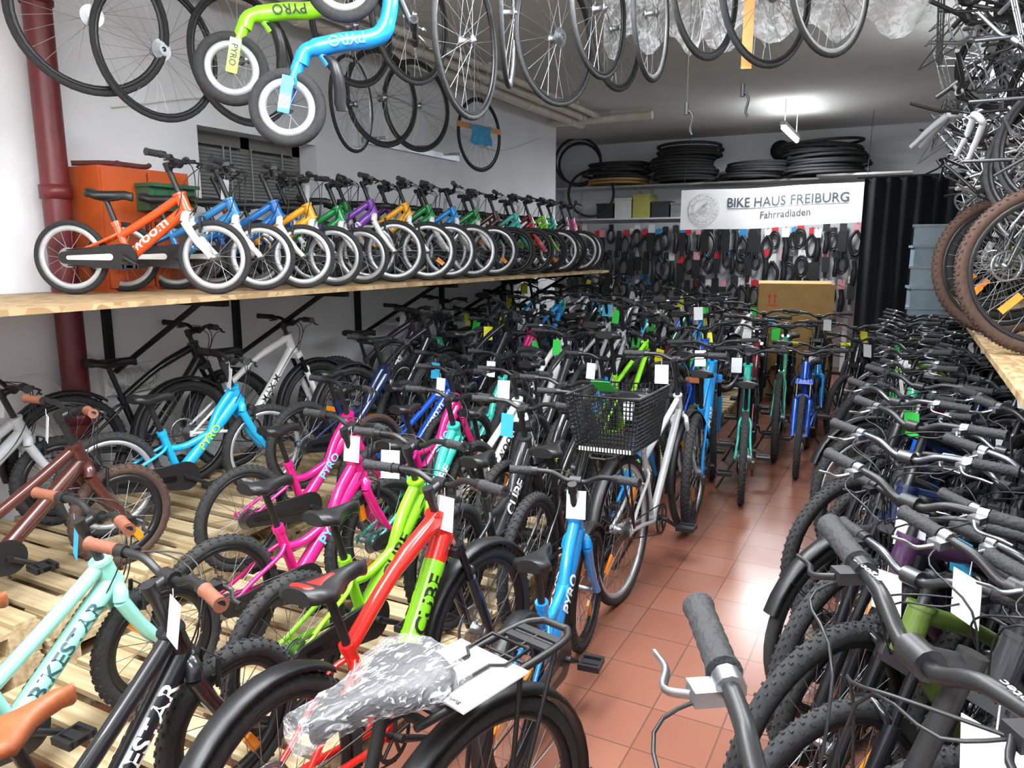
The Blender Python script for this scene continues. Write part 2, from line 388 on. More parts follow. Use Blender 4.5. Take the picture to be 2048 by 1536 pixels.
    def mud(c,a0,a1,w):
        g=G(); rings=[]; N=18; rm=R+.022
        for i in range(N+1):
            a=math.radians(a0+(a1-a0)*i/N); ring=[]
            for y,dz in ((-w,-.014),(-w*.7,.0),(0,.006),(w*.7,.0),(w,-.014),(w*.7,-.004),(0,.002),(-w*.7,-.004)):
                r=rm+dz; ring.append((c.x+r*math.cos(a),y,c.z+r*math.sin(a)))
            rings.append(ring)
        g.loft(rings)
        for q in (-1,1):
            am=math.radians(a0+(a1-a0)*.12); g.tube([c+Vector((0,.05*q,0)),Vector((c.x+rm*math.cos(am),w*.9*q,c.z+rm*math.sin(am)))],.0025,5)
        return g
    d['mudr']=mud(hub,195,50,tw+.012).mesh('mudguard',BLK); d['mudf']=mud(fh,20,185,tw+.012).mesh('mudguard',BLK)
    g=G(); big=key=='e28'; rz=2*R+(.09 if big else .06); rw=.065 if big else .06; rt=.009 if big else .006
    for q in (-1,1):
        g.tube(curve([V(.22,.05*q,rz),V(.0,rw*q,rz),V(-.2,rw*q,rz),V(-.26,.035*q,rz)],4),rt,8)
        g.tube([V(0,.065*q,R+.02),V(-.06,rw*q,rz)],.006,6); g.tube([V(0,.065*q,R+.02),V(-.18,rw*q,rz)],.006,6)
    g.tube([V(-.26,-.035,rz),V(-.26,.035,rz)],rt,8)
    for x in (.2,.06,-.08,-.18): g.tube([V(x,-.055,rz),V(x,.055,rz)],.004,6)
    if big:
        for x in (-.2,-.16,.16,.2): g.box(V(x,0,rz),(.022,.12,.008))
    g.tube([V(.25,0,rz),V(.15,0,rz),V(-.22,0,rz)],.004,6)
    d['rack']=g.mesh('luggage_rack',BLK)
    g=G(); 
    g.tube([(0,0,.0),(0,0,-.03)],.0012,4); g.box((-.002,0,-.085),(.0015,.075,.11),Matrix.Rotation(.12,3,'Y'))
    d['tag']=g.mesh('price_tag',TAGW)
    d.update(dict(pt=dict(hub=hub,fh=fh,ht=ht,hb=hb,ax=ax,clamp=clamp,bb=bb,dta=dta,dtb=dtb,sad=sad)))
    BM[key]=d; return d
LT={}
def lettering(key,s,frac=.5,hk=1.35,length=.8):
    k=(key,s,frac)
    if k in LT: return LT[k]
    p=bike_geo(key)['pt']; a=p['dtb']; b=p['dta']; d=(b-a); L=d.length; d.normalize(); r=SP[key]['dt']*1.03+.0012
    if SP[key]['style']=='low': r=SP[key]['dt']*1.16+.0015
    if s=='PYRO': hk,length=1.1,.5
    v,f,w,h=txt(s,.02); hh=r*hk; kx=hh/h*1.1
    if w*kx>L*length: kx=L*length/w
    g=G(); c=a.lerp(b,frac)
    if SP[key]['style']=='low': c=c+Vector((-.006,0,-.010))
    if SP[key]['style']=='mtb': c=c+Vector((0,0,-.008))
    for side in (-1,1):
        xd=d if side<0 else -d; n=Vector((0,side,0)); u=n.cross(xd)
        vs=[]
        for x,y in v:
            an=y*hh/h/r+.32; vs.append(c+xd*(x*kx)+(u*math.sin(an)+n*math.cos(an))*r)
        g.add(vs,f,False)
    LT[k]=g.mesh('lettering',WORD); return LT[k]
def bike(key,stem,head,z,pc,label,group,fork=None,tyre=RUB,rim=RIMB,grips=GRIP,saddle=BLK,guard=None,text=None,tcol=WORD,tag=None,steer=0,lean=0,mud=0,rack=0,refl=0,stand=1,bar=BLK,full=True,name='bicycle',tagy=.08,lever=None,frac=.5,post=None):
    d=bike_geo(key); p=d['pt']; s=SP[key]
    e=bpy.data.objects.new(name,None); C.objects.link(e); e.empty_display_size=.1
    h=math.radians(head); off=p['clamp'].x
    e.matrix_basis=T((stem[0]-off*math.cos(h),stem[1]-off*math.sin(h),z))@RZ(head)@RX(lean)
    top(e,label,'bicycle',group)
    S=T(p['ht'])@Matrix.Rotation(math.radians(steer),4,p['ax'])@T(-p['ht'])
    fr=obj('frame',d['frame'],e,None,paint(pc))
    if text: obj('lettering',lettering(key,text,frac),fr,None,tcol)
    obj('fork',d['fork'],e,S,paint(fork) if fork else paint('black'))
    kw=dict(R=s['R'],tw=s['tw'],knob=bool(s['knob']),nsp=s['nsp'],disc=bool(s['disc']),rim=rim,tyre=tyre)
    wheel(e,T(p['hub'])@RY(random.uniform(0,90)),rear=True,refl=refl and refl+40,**kw)
    wheel(e,S@T(p['fh']),refl=refl,**kw)
    hb=obj('handlebar',d['bar'],e,S,bar)
    for i in (0,1):
        obj('grip',d['grip%d'%i],hb,None,grips); obj('brake_lever',d['lever%d'%i],hb,None,lever)
    obj('brake_cables',d['cable'],e,S)
    so=obj('saddle',d['saddle'],e,None,BLK if saddle is REDS else saddle); obj('seat_post',d['post'],e,None,post)
    if saddle is REDS: obj('saddle_panel',d['panel'],so)
    c=obj('crankset',d['crank'],e)
    for i in (0,1): obj('pedal',d['pedal%d'%i],c)
    if full:
        obj('chain',d['chain'],e)
        if s['guard']: obj('chain_guard',d['guard_w' if guard is WHT else 'guard'],e)
        if not s['disc']: obj('rim_brake',d['rimbrake'],e,S)
        if stand: obj('kickstand',d['stand'],e)
    if mud: obj('mudguard',d['mudr'],e); obj('mudguard',d['mudf'],e,S)
    if rack: obj('luggage_rack',d['rack'],e)
    if tag: obj('price_tag',d['tag'],hb,T(p['clamp']+Vector((-.03,tagy,.0)))@RZ(random.uniform(-25,25)),tag)
    return e
# ------------------------------------------------------------ room
H=1.65; CE=3.3
def tile_mat():
    m=bpy.data.materials.new('terracotta_tile'); m.use_nodes=True; nt=m.node_tree; b=nt.nodes['Principled BSDF']
    tc=nt.nodes.new('ShaderNodeTexCoord'); br=nt.nodes.new('ShaderNodeTexBrick'); br.offset=0; br.squash=1
    br.inputs['Scale'].default_value=1; br.inputs['Brick Width'].default_value=.25; br.inputs['Row Height'].default_value=.25
    br.inputs['Mortar Size'].default_value=.003; br.inputs['Color1'].default_value=lin('#905f4e'); br.inputs['Color2'].default_value=lin('#865645'); br.inputs['Mortar'].default_value=lin('#64473b')
    n=nt.nodes.new('ShaderNodeTexNoise'); n.inputs['Scale'].default_value=3; n.inputs['Detail'].default_value=6
    mx=nt.nodes.new('ShaderNodeMixRGB'); mx.blend_type='MULTIPLY'; mx.inputs['Fac'].default_value=.2
    nt.links.new(tc.outputs['Object'],br.inputs['Vector']); nt.links.new(tc.outputs['Object'],n.inputs['Vector'])
    nt.links.new(br.outputs['Color'],mx.inputs['Color1']); nt.links.new(n.outputs['Fac'],mx.inputs['Color2']); nt.links.new(mx.outputs['Color'],b.inputs['Base Color'])
    bp=nt.nodes.new('ShaderNodeBump'); bp.inputs['Strength'].default_value=.4; bp.inputs['Distance'].default_value=.003; bp.invert=True
    nt.links.new(br.outputs['Fac'],bp.inputs['Height']); nt.links.new(bp.outputs['Normal'],b.inputs['Normal'])
    b.inputs['Roughness'].default_value=.25; return m
def osb_mat():
    m=bpy.data.materials.new('osb_board'); m.use_nodes=True; nt=m.node_tree; b=nt.nodes['Principled BSDF']
    tc=nt.nodes.new('ShaderNodeTexCoord'); mp=nt.nodes.new('ShaderNodeMapping'); mp.inputs['Scale'].default_value=(60,18,20); mp.inputs['Rotation'].default_value=(0,0,.5)
    v=nt.nodes.new('ShaderNodeTexVoronoi'); v.inputs['Scale'].default_value=1
    r=nt.nodes.new('ShaderNodeValToRGB'); r.color_ramp.elements[0].color=lin('#8c6e48'); r.color_ramp.elements[1].color=lin('#baa07a')
    sp=nt.nodes.new('ShaderNodeSeparateColor')
    nt.links.new(tc.outputs['Object'],mp.inputs['Vector']); nt.links.new(mp.outputs['Vector'],v.inputs['Vector']); nt.links.new(v.outputs['Color'],sp.inputs['Color']); nt.links.new(sp.outputs[0],r.inputs['Fac'])
    nt.links.new(r.outputs['Color'],b.inputs['Base Color']); b.inputs['Roughness'].default_value=.6; return m
def wood_mat():
    m=bpy.data.materials.new('pallet_wood'); m.use_nodes=True; nt=m.node_tree; b=nt.nodes['Principled BSDF']
    tc=nt.nodes.new('ShaderNodeTexCoord'); mp=nt.nodes.new('ShaderNodeMapping'); mp.inputs['Scale'].default_value=(1.5,22,22)
    n=nt.nodes.new('ShaderNodeTexNoise'); n.inputs['Scale'].default_value=2; n.inputs['Detail'].default_value=5
    r=nt.nodes.new('ShaderNodeValToRGB'); r.color_ramp.elements[0].position=.3; r.color_ramp.elements[1].position=.7
    r.color_ramp.elements[0].color=lin('#9a825e'); r.color_ramp.elements[1].color=lin('#c6b28e')
    nt.links.new(tc.outputs['Object'],mp.inputs['Vector']); nt.links.new(mp.outputs['Vector'],n.inputs['Vector']); nt.links.new(n.outputs['Fac'],r.inputs['Fac'])
    nt.links.new(r.outputs['Color'],b.inputs['Base Color']); b.inputs['Roughness'].default_value=.7; return m
WALL=mat('white_plaster','#e6e8eb',.85,0,.04,2.5,bump=.15); CEIL=mat('ceiling_plaster','#cfd0cb',.9,0,.04,3)
OSB=osb_mat(); WOOD=wood_mat()
def slab(name,x0,x1,y0,y1,z0,z1,m):
    g=G(); cx,cy,cz=(x0+x1)/2,(y0+y1)/2,(z0+z1)/2
    g.box((0,0,0),(x1-x0,y1-y0,z1-z0)); return obj(name,g.mesh(name,m),None,T((cx,cy,cz)))
g=G(); g.box((0,0,0),(7.2,15.4,.1)); f=struct(obj('floor',g.mesh('floor',tile_mat()),None,T((-1.7,4.2,-.05))))
struct(slab('ceiling',-5.3,1.9,-3.5,11.9,CE,CE+.1,CEIL))
WX=-4.1
wy0,wy1,wz0,wz1=3.5,4.6,1.97,2.44
g=G()
for (a,b,c,d_) in ((-3.4,wy0,0,CE),(wy1,9.05,0,CE),(wy0,wy1,0,wz0),(wy0,wy1,wz1,CE)):
    g.box((WX-.15,(a+b)/2,(c+d_)/2),(.3,b-a,d_-c))
struct(obj('wall_left',g.mesh('wall_left',WALL)))
g=G(); g.box((-4.75,9.0,CE/2),(1.0,.1,CE)); g.box((-5.15,10.3,CE/2),(.1,2.7,CE)); struct(obj('wall_alcove',g.mesh('wall_alcove',WALL)))
struct(slab('wall_back',-5.1,1.8,11.6,11.75,0,CE,WALL))
struct(slab('wall_right',1.7,1.85,-3.4,11.6,0,CE,WALL))
struct(slab('wall_front',-4.1,1.7,-3.45,-3.3,0,CE,WALL))
# window
g=G(); WF=mat('window_frame','#75736c',.5,0,.1,20); GLS=mat('dusty_glass','#596062',.25,0,.3,6)
xx=WX-.2; ym=(wy0+wy1)/2; zm=(wz0+wz1)/2
for y in (wy0+.04,ym,wy1-.04): g.box((xx,y,zm),(.06,.08,wz1-wz0))
for z in (wz0+.04,wz1-.04): g.box((xx,ym,z),(.06,wy1-wy0,.08))
w=struct(obj('window_1',g.mesh('window_frame',WF)))
g=G(); g.box((xx-.02,ym,zm),(.01,wy1-wy0-.1,wz1-wz0-.1)); obj('window_pane',g.mesh('window_pane',GLS),w)
g=G()
for i in range(15): g.box((xx+.05,ym,wz0+.02+i*.024),(.004,wy1-wy0-.1,.019),Matrix.Rotation(.5,3,'Y'))
for y in (wy0+.3,wy0+.36,ym,ym+.3): g.tube([(xx+.09,y,wz0+.02),(xx+.09,y,wz1-.08)],.006,6)
obj('blind',g.mesh('blind',mat('blind_slats','#888c8a',.5,0,.1,10)),w)
# red pipe
g=G(); g.tube([(0,0,0),(0,0,CE)],.068,20); RED=mat('red_pipe_paint','#642022',.4,0,.12,8)
rp=top(obj('drain_pipe',g.mesh('drain_pipe',RED),None,T((-3.98,2.47,0))),'dark red painted vertical pipe fixed to the white wall','pipe')
for z in (.75,1.95,2.9):
    g=G(); g.lathe([(.068,z-.035),(.078,z-.035),(.078,z+.035),(.068,z+.035)],20,axis='Z'); obj('pipe_collar',g.mesh('pipe_collar',RED),rp)
# ceiling pipes
PW=mat('pipe_cream','#d6d1c4',.5,0,.1,6)
for x,z,r in ((-3.78,CE-.1,.055),(-3.62,CE-.075,.04),(-3.46,CE-.06,.03)):
    g=G(); g.tube([(0,-3,0),(0,4.9,0)],r,14)
    for k in range(7): g.tube([(0,-2.4+k*1.15,0),(0,-2.34+k*1.15,0)],r+.008,14)
    for k in range(4): g.box((0,-2+k*2,(CE-z)/2+r*.3),(.03,.03,CE-z-r*.6))
    top(obj('ceiling_pipe',g.mesh('ceiling_pipe',PW),None,T((x,4.2,z))),'cream insulated pipe running along ceiling beside wall','pipe','ceiling pipes')
g=G(); g.tube([(-.9,0,0),(.5,0,0)],.05,14); g.box((0,0,.06),(.03,.03,.07)); top(obj('ceiling_pipe',g.mesh('ceiling_pipe',PW),None,T((-3.3,8.9,CE-.09))),'short cream pipe crossing under the ceiling','pipe','ceiling pipes')
# osb shelf left
SH=H-.22
LS=slab('shelf_board',WX+.01,-3.0,-.5,8.1,SH-.025,SH,OSB); top(LS,'long rough chipboard shelf along the white wall','shelf')
IRON=mat('black_iron','#1b1c1e',.5,.4,.1,20)
g=G(); g.box((.02,0,-.25),(.04,.04,.5)); g.box((.5,0,-.02),(1.0,.04,.04)); g.tube([(.04,0,-.46),(.8,0,-.03)],.016,6)
bm=g.mesh('bracket',IRON)
for k,y in enumerate((.9,2.75,3.7,5.0,6.3,7.6)):
    top(obj('shelf_bracket',bm,None,T((WX+.002,y,SH-.0255))),'black steel diagonal bracket under the chipboard shelf','bracket','shelf brackets')
# right shelf
RS=H-.43
top(slab('shelf_board',.33,1.69,1.2,8.6,RS-.025,RS,OSB),'chipboard shelf carrying parked mountain bikes','shelf')
for y in (1.3,3.2,5.0,6.8,8.5):
    g=G(); g.box((0,0,(RS-.025)/2),(.05,.05,RS-.025)); g.box((0,0,.01),(.09,.09,.02)); top(obj('shelf_post',g.mesh('post',IRON),None,T((1.64,y,0))),'black steel post under the chipboard shelf','post','shelf posts')
# pallets
g=G()
for i in range(6):
    yy=-.345+i*.138; g.box((0,yy,.133),(1.2,.085 if i%2 else .1,.02))
for x in (-.53,0,.53):
    g.box((x,0,.112),(.14,.8,.02)); g.box((x,0,.011),(.12,.8,.02))
    for y in (-.33,0,.33): g.box((x,y,.062),(.14,.1,.08))
pm=g.mesh('pallet',WOOD)
for k in range(11):
    y=.3+.82*k
    top(obj('pallet',pm,None,T((-2.05,y,0))@RZ(random.uniform(-1,1))),'pale wooden pallet on the tiled floor','pallet','wooden pallets')
    for zz in (0,.1435): top(obj('pallet',pm,None,T((-3.42,y,zz))),'pale wooden pallet in a low stack by the wall','pallet','wooden pallets')
Z1=.143; Z2=.2865
# ------------------------------------------------------------ shelf bikes
g_s='children\'s bicycles on the chipboard shelf'
shelf=[('k14',2.70,'orange','white','orange',29,-3.1),('k14',3.09,'steel blue','white','blue',37,0),('k14',3.36,'blue','white','blue',36,0),('k14',3.66,'yellow','white','yellow',38,0),
('k14',3.97,'green','white','green',35,0),('k16',4.33,'purple','white','purple',40,0),('k16',4.70,'yellow','white','yellow',37,0),('k16',4.98,'green','white','green',41,0),('k16',5.3,'bright blue','white','blue',37,0),
('k16',5.72,'green','white','green',40,0),('k16',6.1,'maroon','black','maroon',36,0),('k16',6.4,'teal','teal','teal',40,0),('k16',6.7,'dark red','red','dark red',38,0),('k16',7.0,'lime','lime','lime',36,0),('k16',7.28,'teal','teal','teal',36,0),('k16',7.56,'black','white','black',36,0),('k16',7.82,'pink','white','pink',36,0)]
for i,(k,y,c,fk,cn,hd,fx) in enumerate(shelf):
    p=bike_geo(k)['pt']; dx=p['fh'].x-p['clamp'].x; h=math.radians(hd)
    fx=fx or -3.16+random.uniform(-.03,.03)
    bike(k,(fx-dx*math.cos(h),y-dx*math.sin(h)),hd,SH,c,f"{cn} child's bicycle with {fk} fork standing on chipboard shelf",g_s,fork=fk,rim=RIMS if i<10 or i in (13,15,16) else RIMB,
      guard=WHT if i<3 else BLK,text='woom' if k=='k14' or i in (5,6,7,8,9) else None,frac=.42,tag=(TAGW if i in (1,3,5,8) else None),steer=random.uniform(-20,10) if i else -2,tagy=.12,refl=(40 if i in (6,9,12) else 0),stand=0,name='child_bicycle')
for (k,x,y,c,cn) in (('k14',-3.62,3.25,'orange','orange'),('k14',-3.6,3.75,'royal blue','blue'),('k16',-3.58,4.3,'green','green'),('k16',-3.58,4.8,'purple','purple'),('k16',-3.58,5.3,'black','black'),('k16',-3.58,6.0,'green','green'),('k16',-3.58,6.8,'black','black')):
    bike(k,(x,y),42,SH,c,f"{cn} child's bicycle parked behind others on chipboard shelf",g_s,fork='white',rim=RIMS,stand=0,name='child_bicycle')
# ------------------------------------------------------------ hero bikes on pallets
gp='children\'s bicycles parked on wooden pallets'
def hb(key,x,y,hd,z,c,text=None,tcol=WORD,desc='',**kw):
    lab=f"{c} {desc or 'bicycle'} parked on "+('wooden pallets' if z>0 else 'the tiled floor')
    return bike(key,(x,y),hd,z,c,lab,gp if z>0 else 'bicycles parked along the tiled aisle',text=text,tcol=tcol,**kw)
hb('b16',-1.54,1.15,98,Z1,'black','BIKESTAR',desc="child's bicycle with tan grips and saddle",grips=TANG,saddle=TAN,tag=TAGW,fork='black',refl=60,tagy=-.06,lean=-2,steer=-14,stand=0)
hb('b16',-2.10,1.34,91,Z1,'mint','BIKESTAR',WORN,desc="child's bicycle with tan grips",grips=TANG,saddle=TAN,tag=TAGB,fork='mint',refl=50,lean=-2,steer=-8,stand=0)
hb('b16',-2.98,1.82,84,Z2,'maroon',None,desc="child's bicycle with tan grips",grips=TANG,saddle=TAN,tyre=BRN,fork='maroon',refl=60,tag=TAGW,tagy=.15)
hb('k20',-3.2,2.85,80,Z2,'cyan','PYRO',WORL,desc="child's bicycle",fork='cyan',tag=TAGW,rim=RIMS,steer=-5,tagy=-.03)
hb('k20',-2.62,3.1,83,Z1,'magenta','PYRO',WORC,desc="child's bicycle",fork='magenta',steer=-5)
hb('k20',-2.02,2.42,84,Z1,'magenta','PYRO',WORC,desc="child's bicycle",fork='magenta',tag=TAGW,steer=-4,tagy=-.02)
hb('k20',-1.62,2.3,88,Z1,'lime','CUBE',WORK,desc="child's bicycle",fork='lime',tag=TAGW,tagy=.1)
rb=hb('r24',-1.25,1.97,89,0,'red','CUBE',WORK,desc="mountain bicycle with lime trim",mud=1,saddle=REDS,fork='black',tag=TAGW,tagy=-.04,lean=-3,steer=-6,frac=.64)
pr=bike_geo('r24')['pt']; g=G(); A,B=pr['dta'],pr['dtb']
q=curve([A,A+(B-A)*.2+Vector((0,0,-.008)),A+(B-A)*.6+Vector((0,0,-.008)),B],4); g.tube(q[3:9],.0366,16)
for o in list(rb.children):
    if o.name.startswith('frame'): obj('frame_band',g.mesh('band',paint('lime')),o)
hb('k20',-1.07,2.58,97,0,'bright blue','PYRO',desc="child's bicycle with mudguards",fork='bright blue',mud=1,tag=TAGW,tagy=-.01,rim=RIMB,refl=60)
hb('k20',-1.98,3.15,88,Z1,'teal','CUBE',desc="child's bicycle",fork='black',tag=None,refl=30)
hb('k20',-1.55,3.1,92,Z1,'charcoal','CUBE',desc="child's bicycle",fork='black',tag=TAGB)
hb('w20',-2.0,3.9,86,Z1,'white','woom',WORK,desc="child's bicycle",fork='white',tag=TAGW)
hb('k20',-2.38,3.8,86,Z1,'magenta','PYRO',WORC,desc="child's bicycle",fork='magenta',tag=TAGW)
hb('k20',-1.63,3.75,88,Z1,'black','PYRO',WORL,desc="child's bicycle with lime lettering",fork='black',tag=None,refl=60)
hb('w20',-2.75,4.3,80,Z1,'royal blue','woom',desc="bicycle with brown tyre walls",tyre=BRN,fork='royal blue',tag=TAGB,refl=50)
hb('k24',-3.58,3.7,82,Z2,'white','MAXIM',WORK,desc="bicycle with black mudguards",mud=1,fork='white',tag=None)
hb('k24',-3.75,3.1,82,Z2,'black',None,desc="bicycle with mudguards",mud=1,fork='black',tag=None)
hb('k24',-3.45,4.9,78,Z2,'dark purple','CUBE',desc="mountain bicycle",tag=TAGW,fork='black')
hb('k24',-3.1,4.6,82,Z2,'black',None,desc="mountain bicycle with mudguards",mud=1,refl=70)
hb('k20',-3.05,6.2,84,Z2,'magenta','PYRO',WORC,desc="child's bicycle",fork='magenta',tag=TAGW)
hb('k20',-1.8,4.8,90,Z1,'bright blue','CUBE',WORL,desc="child's bicycle",fork='bright blue',tag=TAGW)
hb('k20',-1.36,4.3,92,0,'bright blue','PYRO',WORL,desc="child's bicycle",fork='bright blue',tag=TAGW)
hb('k20',-2.45,5.9,88,Z1,'black','PYRO',WORL,desc="child's bicycle with lime lettering",fork='black',tag=TAGW)
hb('b16',-3.72,2.0,84,Z2,'silver',None,desc="child's bicycle",fork='silver',tag=TAGW)
hb('k24',-2.15,5.0,88,Z1,'charcoal',None,desc="mountain bicycle",tag=TAGG)
hb('k20',-2.95,5.4,86,Z2,'dark blue',None,desc="child's bicycle",tag=TAGY)
hb('k20',-2.45,4.55,86,Z1,'teal',None,desc="child's bicycle",tag=TAGW,fork='teal')
hb('k20',-2.95,3.85,84,Z2,'dark blue',None,desc="child's bicycle",tag=None,fork='black')
hb('k24',-1.4,3.55,93,0,'black',None,desc="mountain bicycle",tag=None,fork='black')
# aisle edge bikes
hb('a27',-1.15,5.2,97,0,'bright blue','CUBE',desc='mountain bicycle',fork='bright blue',tag=TAGW,steer=8)
hb('k24',-1.32,5.75,97,0,'sea green',None,desc='mountain bicycle',fork='sea green',saddle=TAN,tag=TAGG)
hb('k24',-1.0,5.7,100,0,'teal',None,desc='mountain bicycle',tag=TAGW)
hb('a27',-1.08,6.5,96,0,'dark red',None,desc='mountain bicycle',fork='black',tag=TAGW)
hb('a27',-.92,7.0,96,0,'sea green',None,desc='mountain bicycle',fork='black',tag=TAGG)
hb('a27',-1.22,7.3,98,0,'dark green',None,desc='mountain bicycle',tag=TAGW)
hb('k24',-.62,5.9,272,0,'royal blue',None,desc="mountain bicycle",fork='royal blue',tag=None,steer=3)
hb('k20',-.66,7.3,275,0,'bright blue',None,desc="child's bicycle with yellow grips",fork='bright blue',grips=mat('yellow_grip','#c8c41c',.6),steer=-4)
hb('k24',-1.02,7.8,272,0,'bright blue',None,desc="mountain bicycle",fork='bright blue')
hb('k24',-.34,7.0,250,0,'black',None,desc="mountain bicycle",tag=TAGW)
hb('a27',-.75,8.0,268,0,'black',None,desc="large mountain bicycle",tag=TAGW)
hb('k24',-.42,8.1,262,0,'charcoal',None,desc="mountain bicycle",tag=TAGY)
hb('a27',-1.3,8.15,275,0,'charcoal',None,desc="large mountain bicycle",tag=TAGB)
gfl='bicycles parked along the tiled aisle'
dk=['black','charcoal','dark blue','black','dark green','teal','bright blue','royal blue','silver','black','dark red','sea green','lime','white','bright blue','grey']
for ry,y in enumerate((5.3,5.9,6.5,7.2,7.9,8.6,9.3)):
    for rx in range(8):
        x=-3.85+rx*.36+random.uniform(-.05,.05)
        if x>-1.35: continue
        z=Z2 if x<-2.75 else Z1
        if y>8.9: z=0
        if (ry==0 and rx in (0,2,5)) or (ry==1 and rx in (2,4)): continue
        c=random.choice(dk); k=random.choice(['k24','k20','k24','k20','a28'])
        if y>8.9: k='a27'
        bike(k,(x,y+random.uniform(-.12,.12)),90+random.uniform(-12,8),z,c,f"{c} bicycle tightly parked among many others",'densely parked bicycles at the rear',fork=random.choice([None,c]),mud=random.random()<.3,
             tag=random.choice([None,TAGW,TAGW,TAGG,TAGB,TAGY]),full=False,steer=random.uniform(-38,30),rim=random.choice([RIMB,RIMS]),tagy=random.uniform(-.1,.1),lever=random.choice([ALU,BLK]))
# silver basket bicycle
d=bike_geo('a28'); p=d['pt']
bx,by=-1.06,3.22
e=bike('a28',(bx,by+ (p['clamp'].x-p['hub'].x)),88,0,'silver','silver city bicycle with black rear basket beside the aisle',gfl,fork='silver',mud=1,rack=1,rim=RIMS,tag=TAGW,lean=-2,refl=60)
g=G(); z0=2*.35+.075; x0=p['hub'].x-.02
def ringp(w,l,z): return [Vector((x0+a*l/2,b*w/2,z)) for a,b in ((-1,-1),(1,-1),(1,1),(-1,1))]
for i in range(14):
    t=i/13; z=z0+.25*t; q=ringp(.27+.08*t,.34+.06*t,z); r=.006 if i==13 else .0028
    g.tube(q,r,5,loop=True)
for a in range(4):
    b0=ringp(.27,.34,z0); b1=ringp(.35,.40,z0+.25)
    for k in range(18):
        t=k/18; g.tube([b0[a].lerp(b0[(a+1)%4],t),b1[a].lerp(b1[(a+1)%4],t)],.0028,4)
for k in range(14):
    t=k/13; q=ringp(.27,.34,z0); g.tube([q[0].lerp(q[1],t),q[3].lerp(q[2],t)],.0028,4)
bk=obj('basket',g.mesh('basket',BLK),e)
g=G()
for k in range(18): g.box((x0-.174,-.12+k*.014,z0+.008),(.004,.007,.018))
obj('reflective_strip',g.mesh('strip',WHT),bk)
g=G(); g.box((x0-.1,.03,z0+.28),(.1,.09,.002),Matrix.Rotation(.6,3,'Y')); obj('price_tag',g.mesh('tag',TAGG),bk)
# ------------------------------------------------------------ foreground bicycle with rack, seen from behind
d=bike_geo('e28'); p=d['pt']
hd=256; hr_=math.radians(hd); o_=(p['clamp'].x-p['hub'].x)
e=bike('e28',(-.72+o_*math.cos(hr_),1.25+o_*math.sin(hr_)),hd,0,'dark blue','dark bicycle with wrapped saddle and loaded luggage rack',gfl,fork='black',rack=1,mud=1,rim=RIMB,lean=1,refl=40,saddle=BLK)
g=G(); 
st=[(-.56,.75),(-.5,1.0),(-.38,1.06),(-.25,1.04),(-.1,.8),(.05,.55),(.2,.42),(.35,.38),(.48,.33),(.6,.3)]
rings=[]; rw=random.Random(3)
for i in range(28):
    x=-.56+1.16*i/27
    for a_,b_ in zip(st,st[1:]):
        if a_[0]<=x<=b_[0]+1e-6: w=a_[1]+(b_[1]-a_[1])*(x-a_[0])/(b_[0]-a_[0]); break
    ring=[]
    for j in range(28):
        a=2*pi*j/28; k=1+rw.uniform(-.05,.07)
        yv=w*.112*math.cos(a)*k; zv=(.036*abs(math.sin(a))**.6 if math.sin(a)>0 else -.035*abs(math.sin(a)))*k
        ring.append((p['sad'].x+.02+x*.28,yv,.855+zv+rw.uniform(-.003,.003)))
    rings.append(ring)
g.loft(rings)
wr=obj('saddle_wrap',g.mesh('saddle_wrap',WRAP),e); 
wr['label']='crinkled transparent plastic wrap over the saddle'
g=G(); rz=2*.345+.10; hx=p['hub'].x
g.tube([(hx+.12,-.03,rz+.012),(hx+.0,-.03,rz+.012),(hx-.02,-.055,rz+.012),(hx-.1,-.055,rz+.014),(hx-.1,.055,rz+.014),(hx-.02,.055,rz+.012),(hx+.0,.03,rz+.012),(hx+.12,.03,rz+.012)],.0045,6)
obj('spring_clip',g.mesh('clip',BLK),e)
wpos=e.matrix_basis@Vector((hx+.05,0.0,rz+.0045))
g=G(); g.box((0,0,0),(.20,.19,.004)); g.mi=1
flat_text(g,'Bedienungsanleitung',.013,T((.0,-.078,.0028)),length=.15)
pp=obj('instruction_manual',g.mesh('manual',WHT,WORK),None,T(wpos)@RZ(-14))
top(pp,'white printed instruction manual clamped on the luggage rack','booklet')
# ------------------------------------------------------------ right-hand rows
gr='bicycles packed in a row beside the aisle'
cols=['charcoal','olive','plum','black','dark blue','black','charcoal','silver','black','royal blue','black','charcoal','sea green','dark red','black','charcoal','white','black','lime','black','charcoal','black','teal']
def bar_text(e,key,s):
    p=bike_geo(key)['pt']
    for o in e.children:
        if o.name.startswith('handlebar'):
            for sy in (.155,-.155):
                g=G(); flat_text(g,s,.012,T(p['clamp']+Vector((-.014,sy,.0435)))@RZ(-90),length=.07)
                obj('lettering',g.mesh('lettering',WORD),o)
n1=bike('n29',(.05,.97),210,.0,'grey','grey mountain bicycle with wide handlebar beside the aisle',gr,tag=TAGW,text='CUBE',tcol=WORL,stand=0,tagy=.1)
bar_text(n1,'n29','ergotec')
bike('n29',(-.05,.59),214,-.0,'black','black mountain bicycle with silver brake lever beside the aisle',gr,tag=None,text='CUBE',stand=0,lever=ALU)
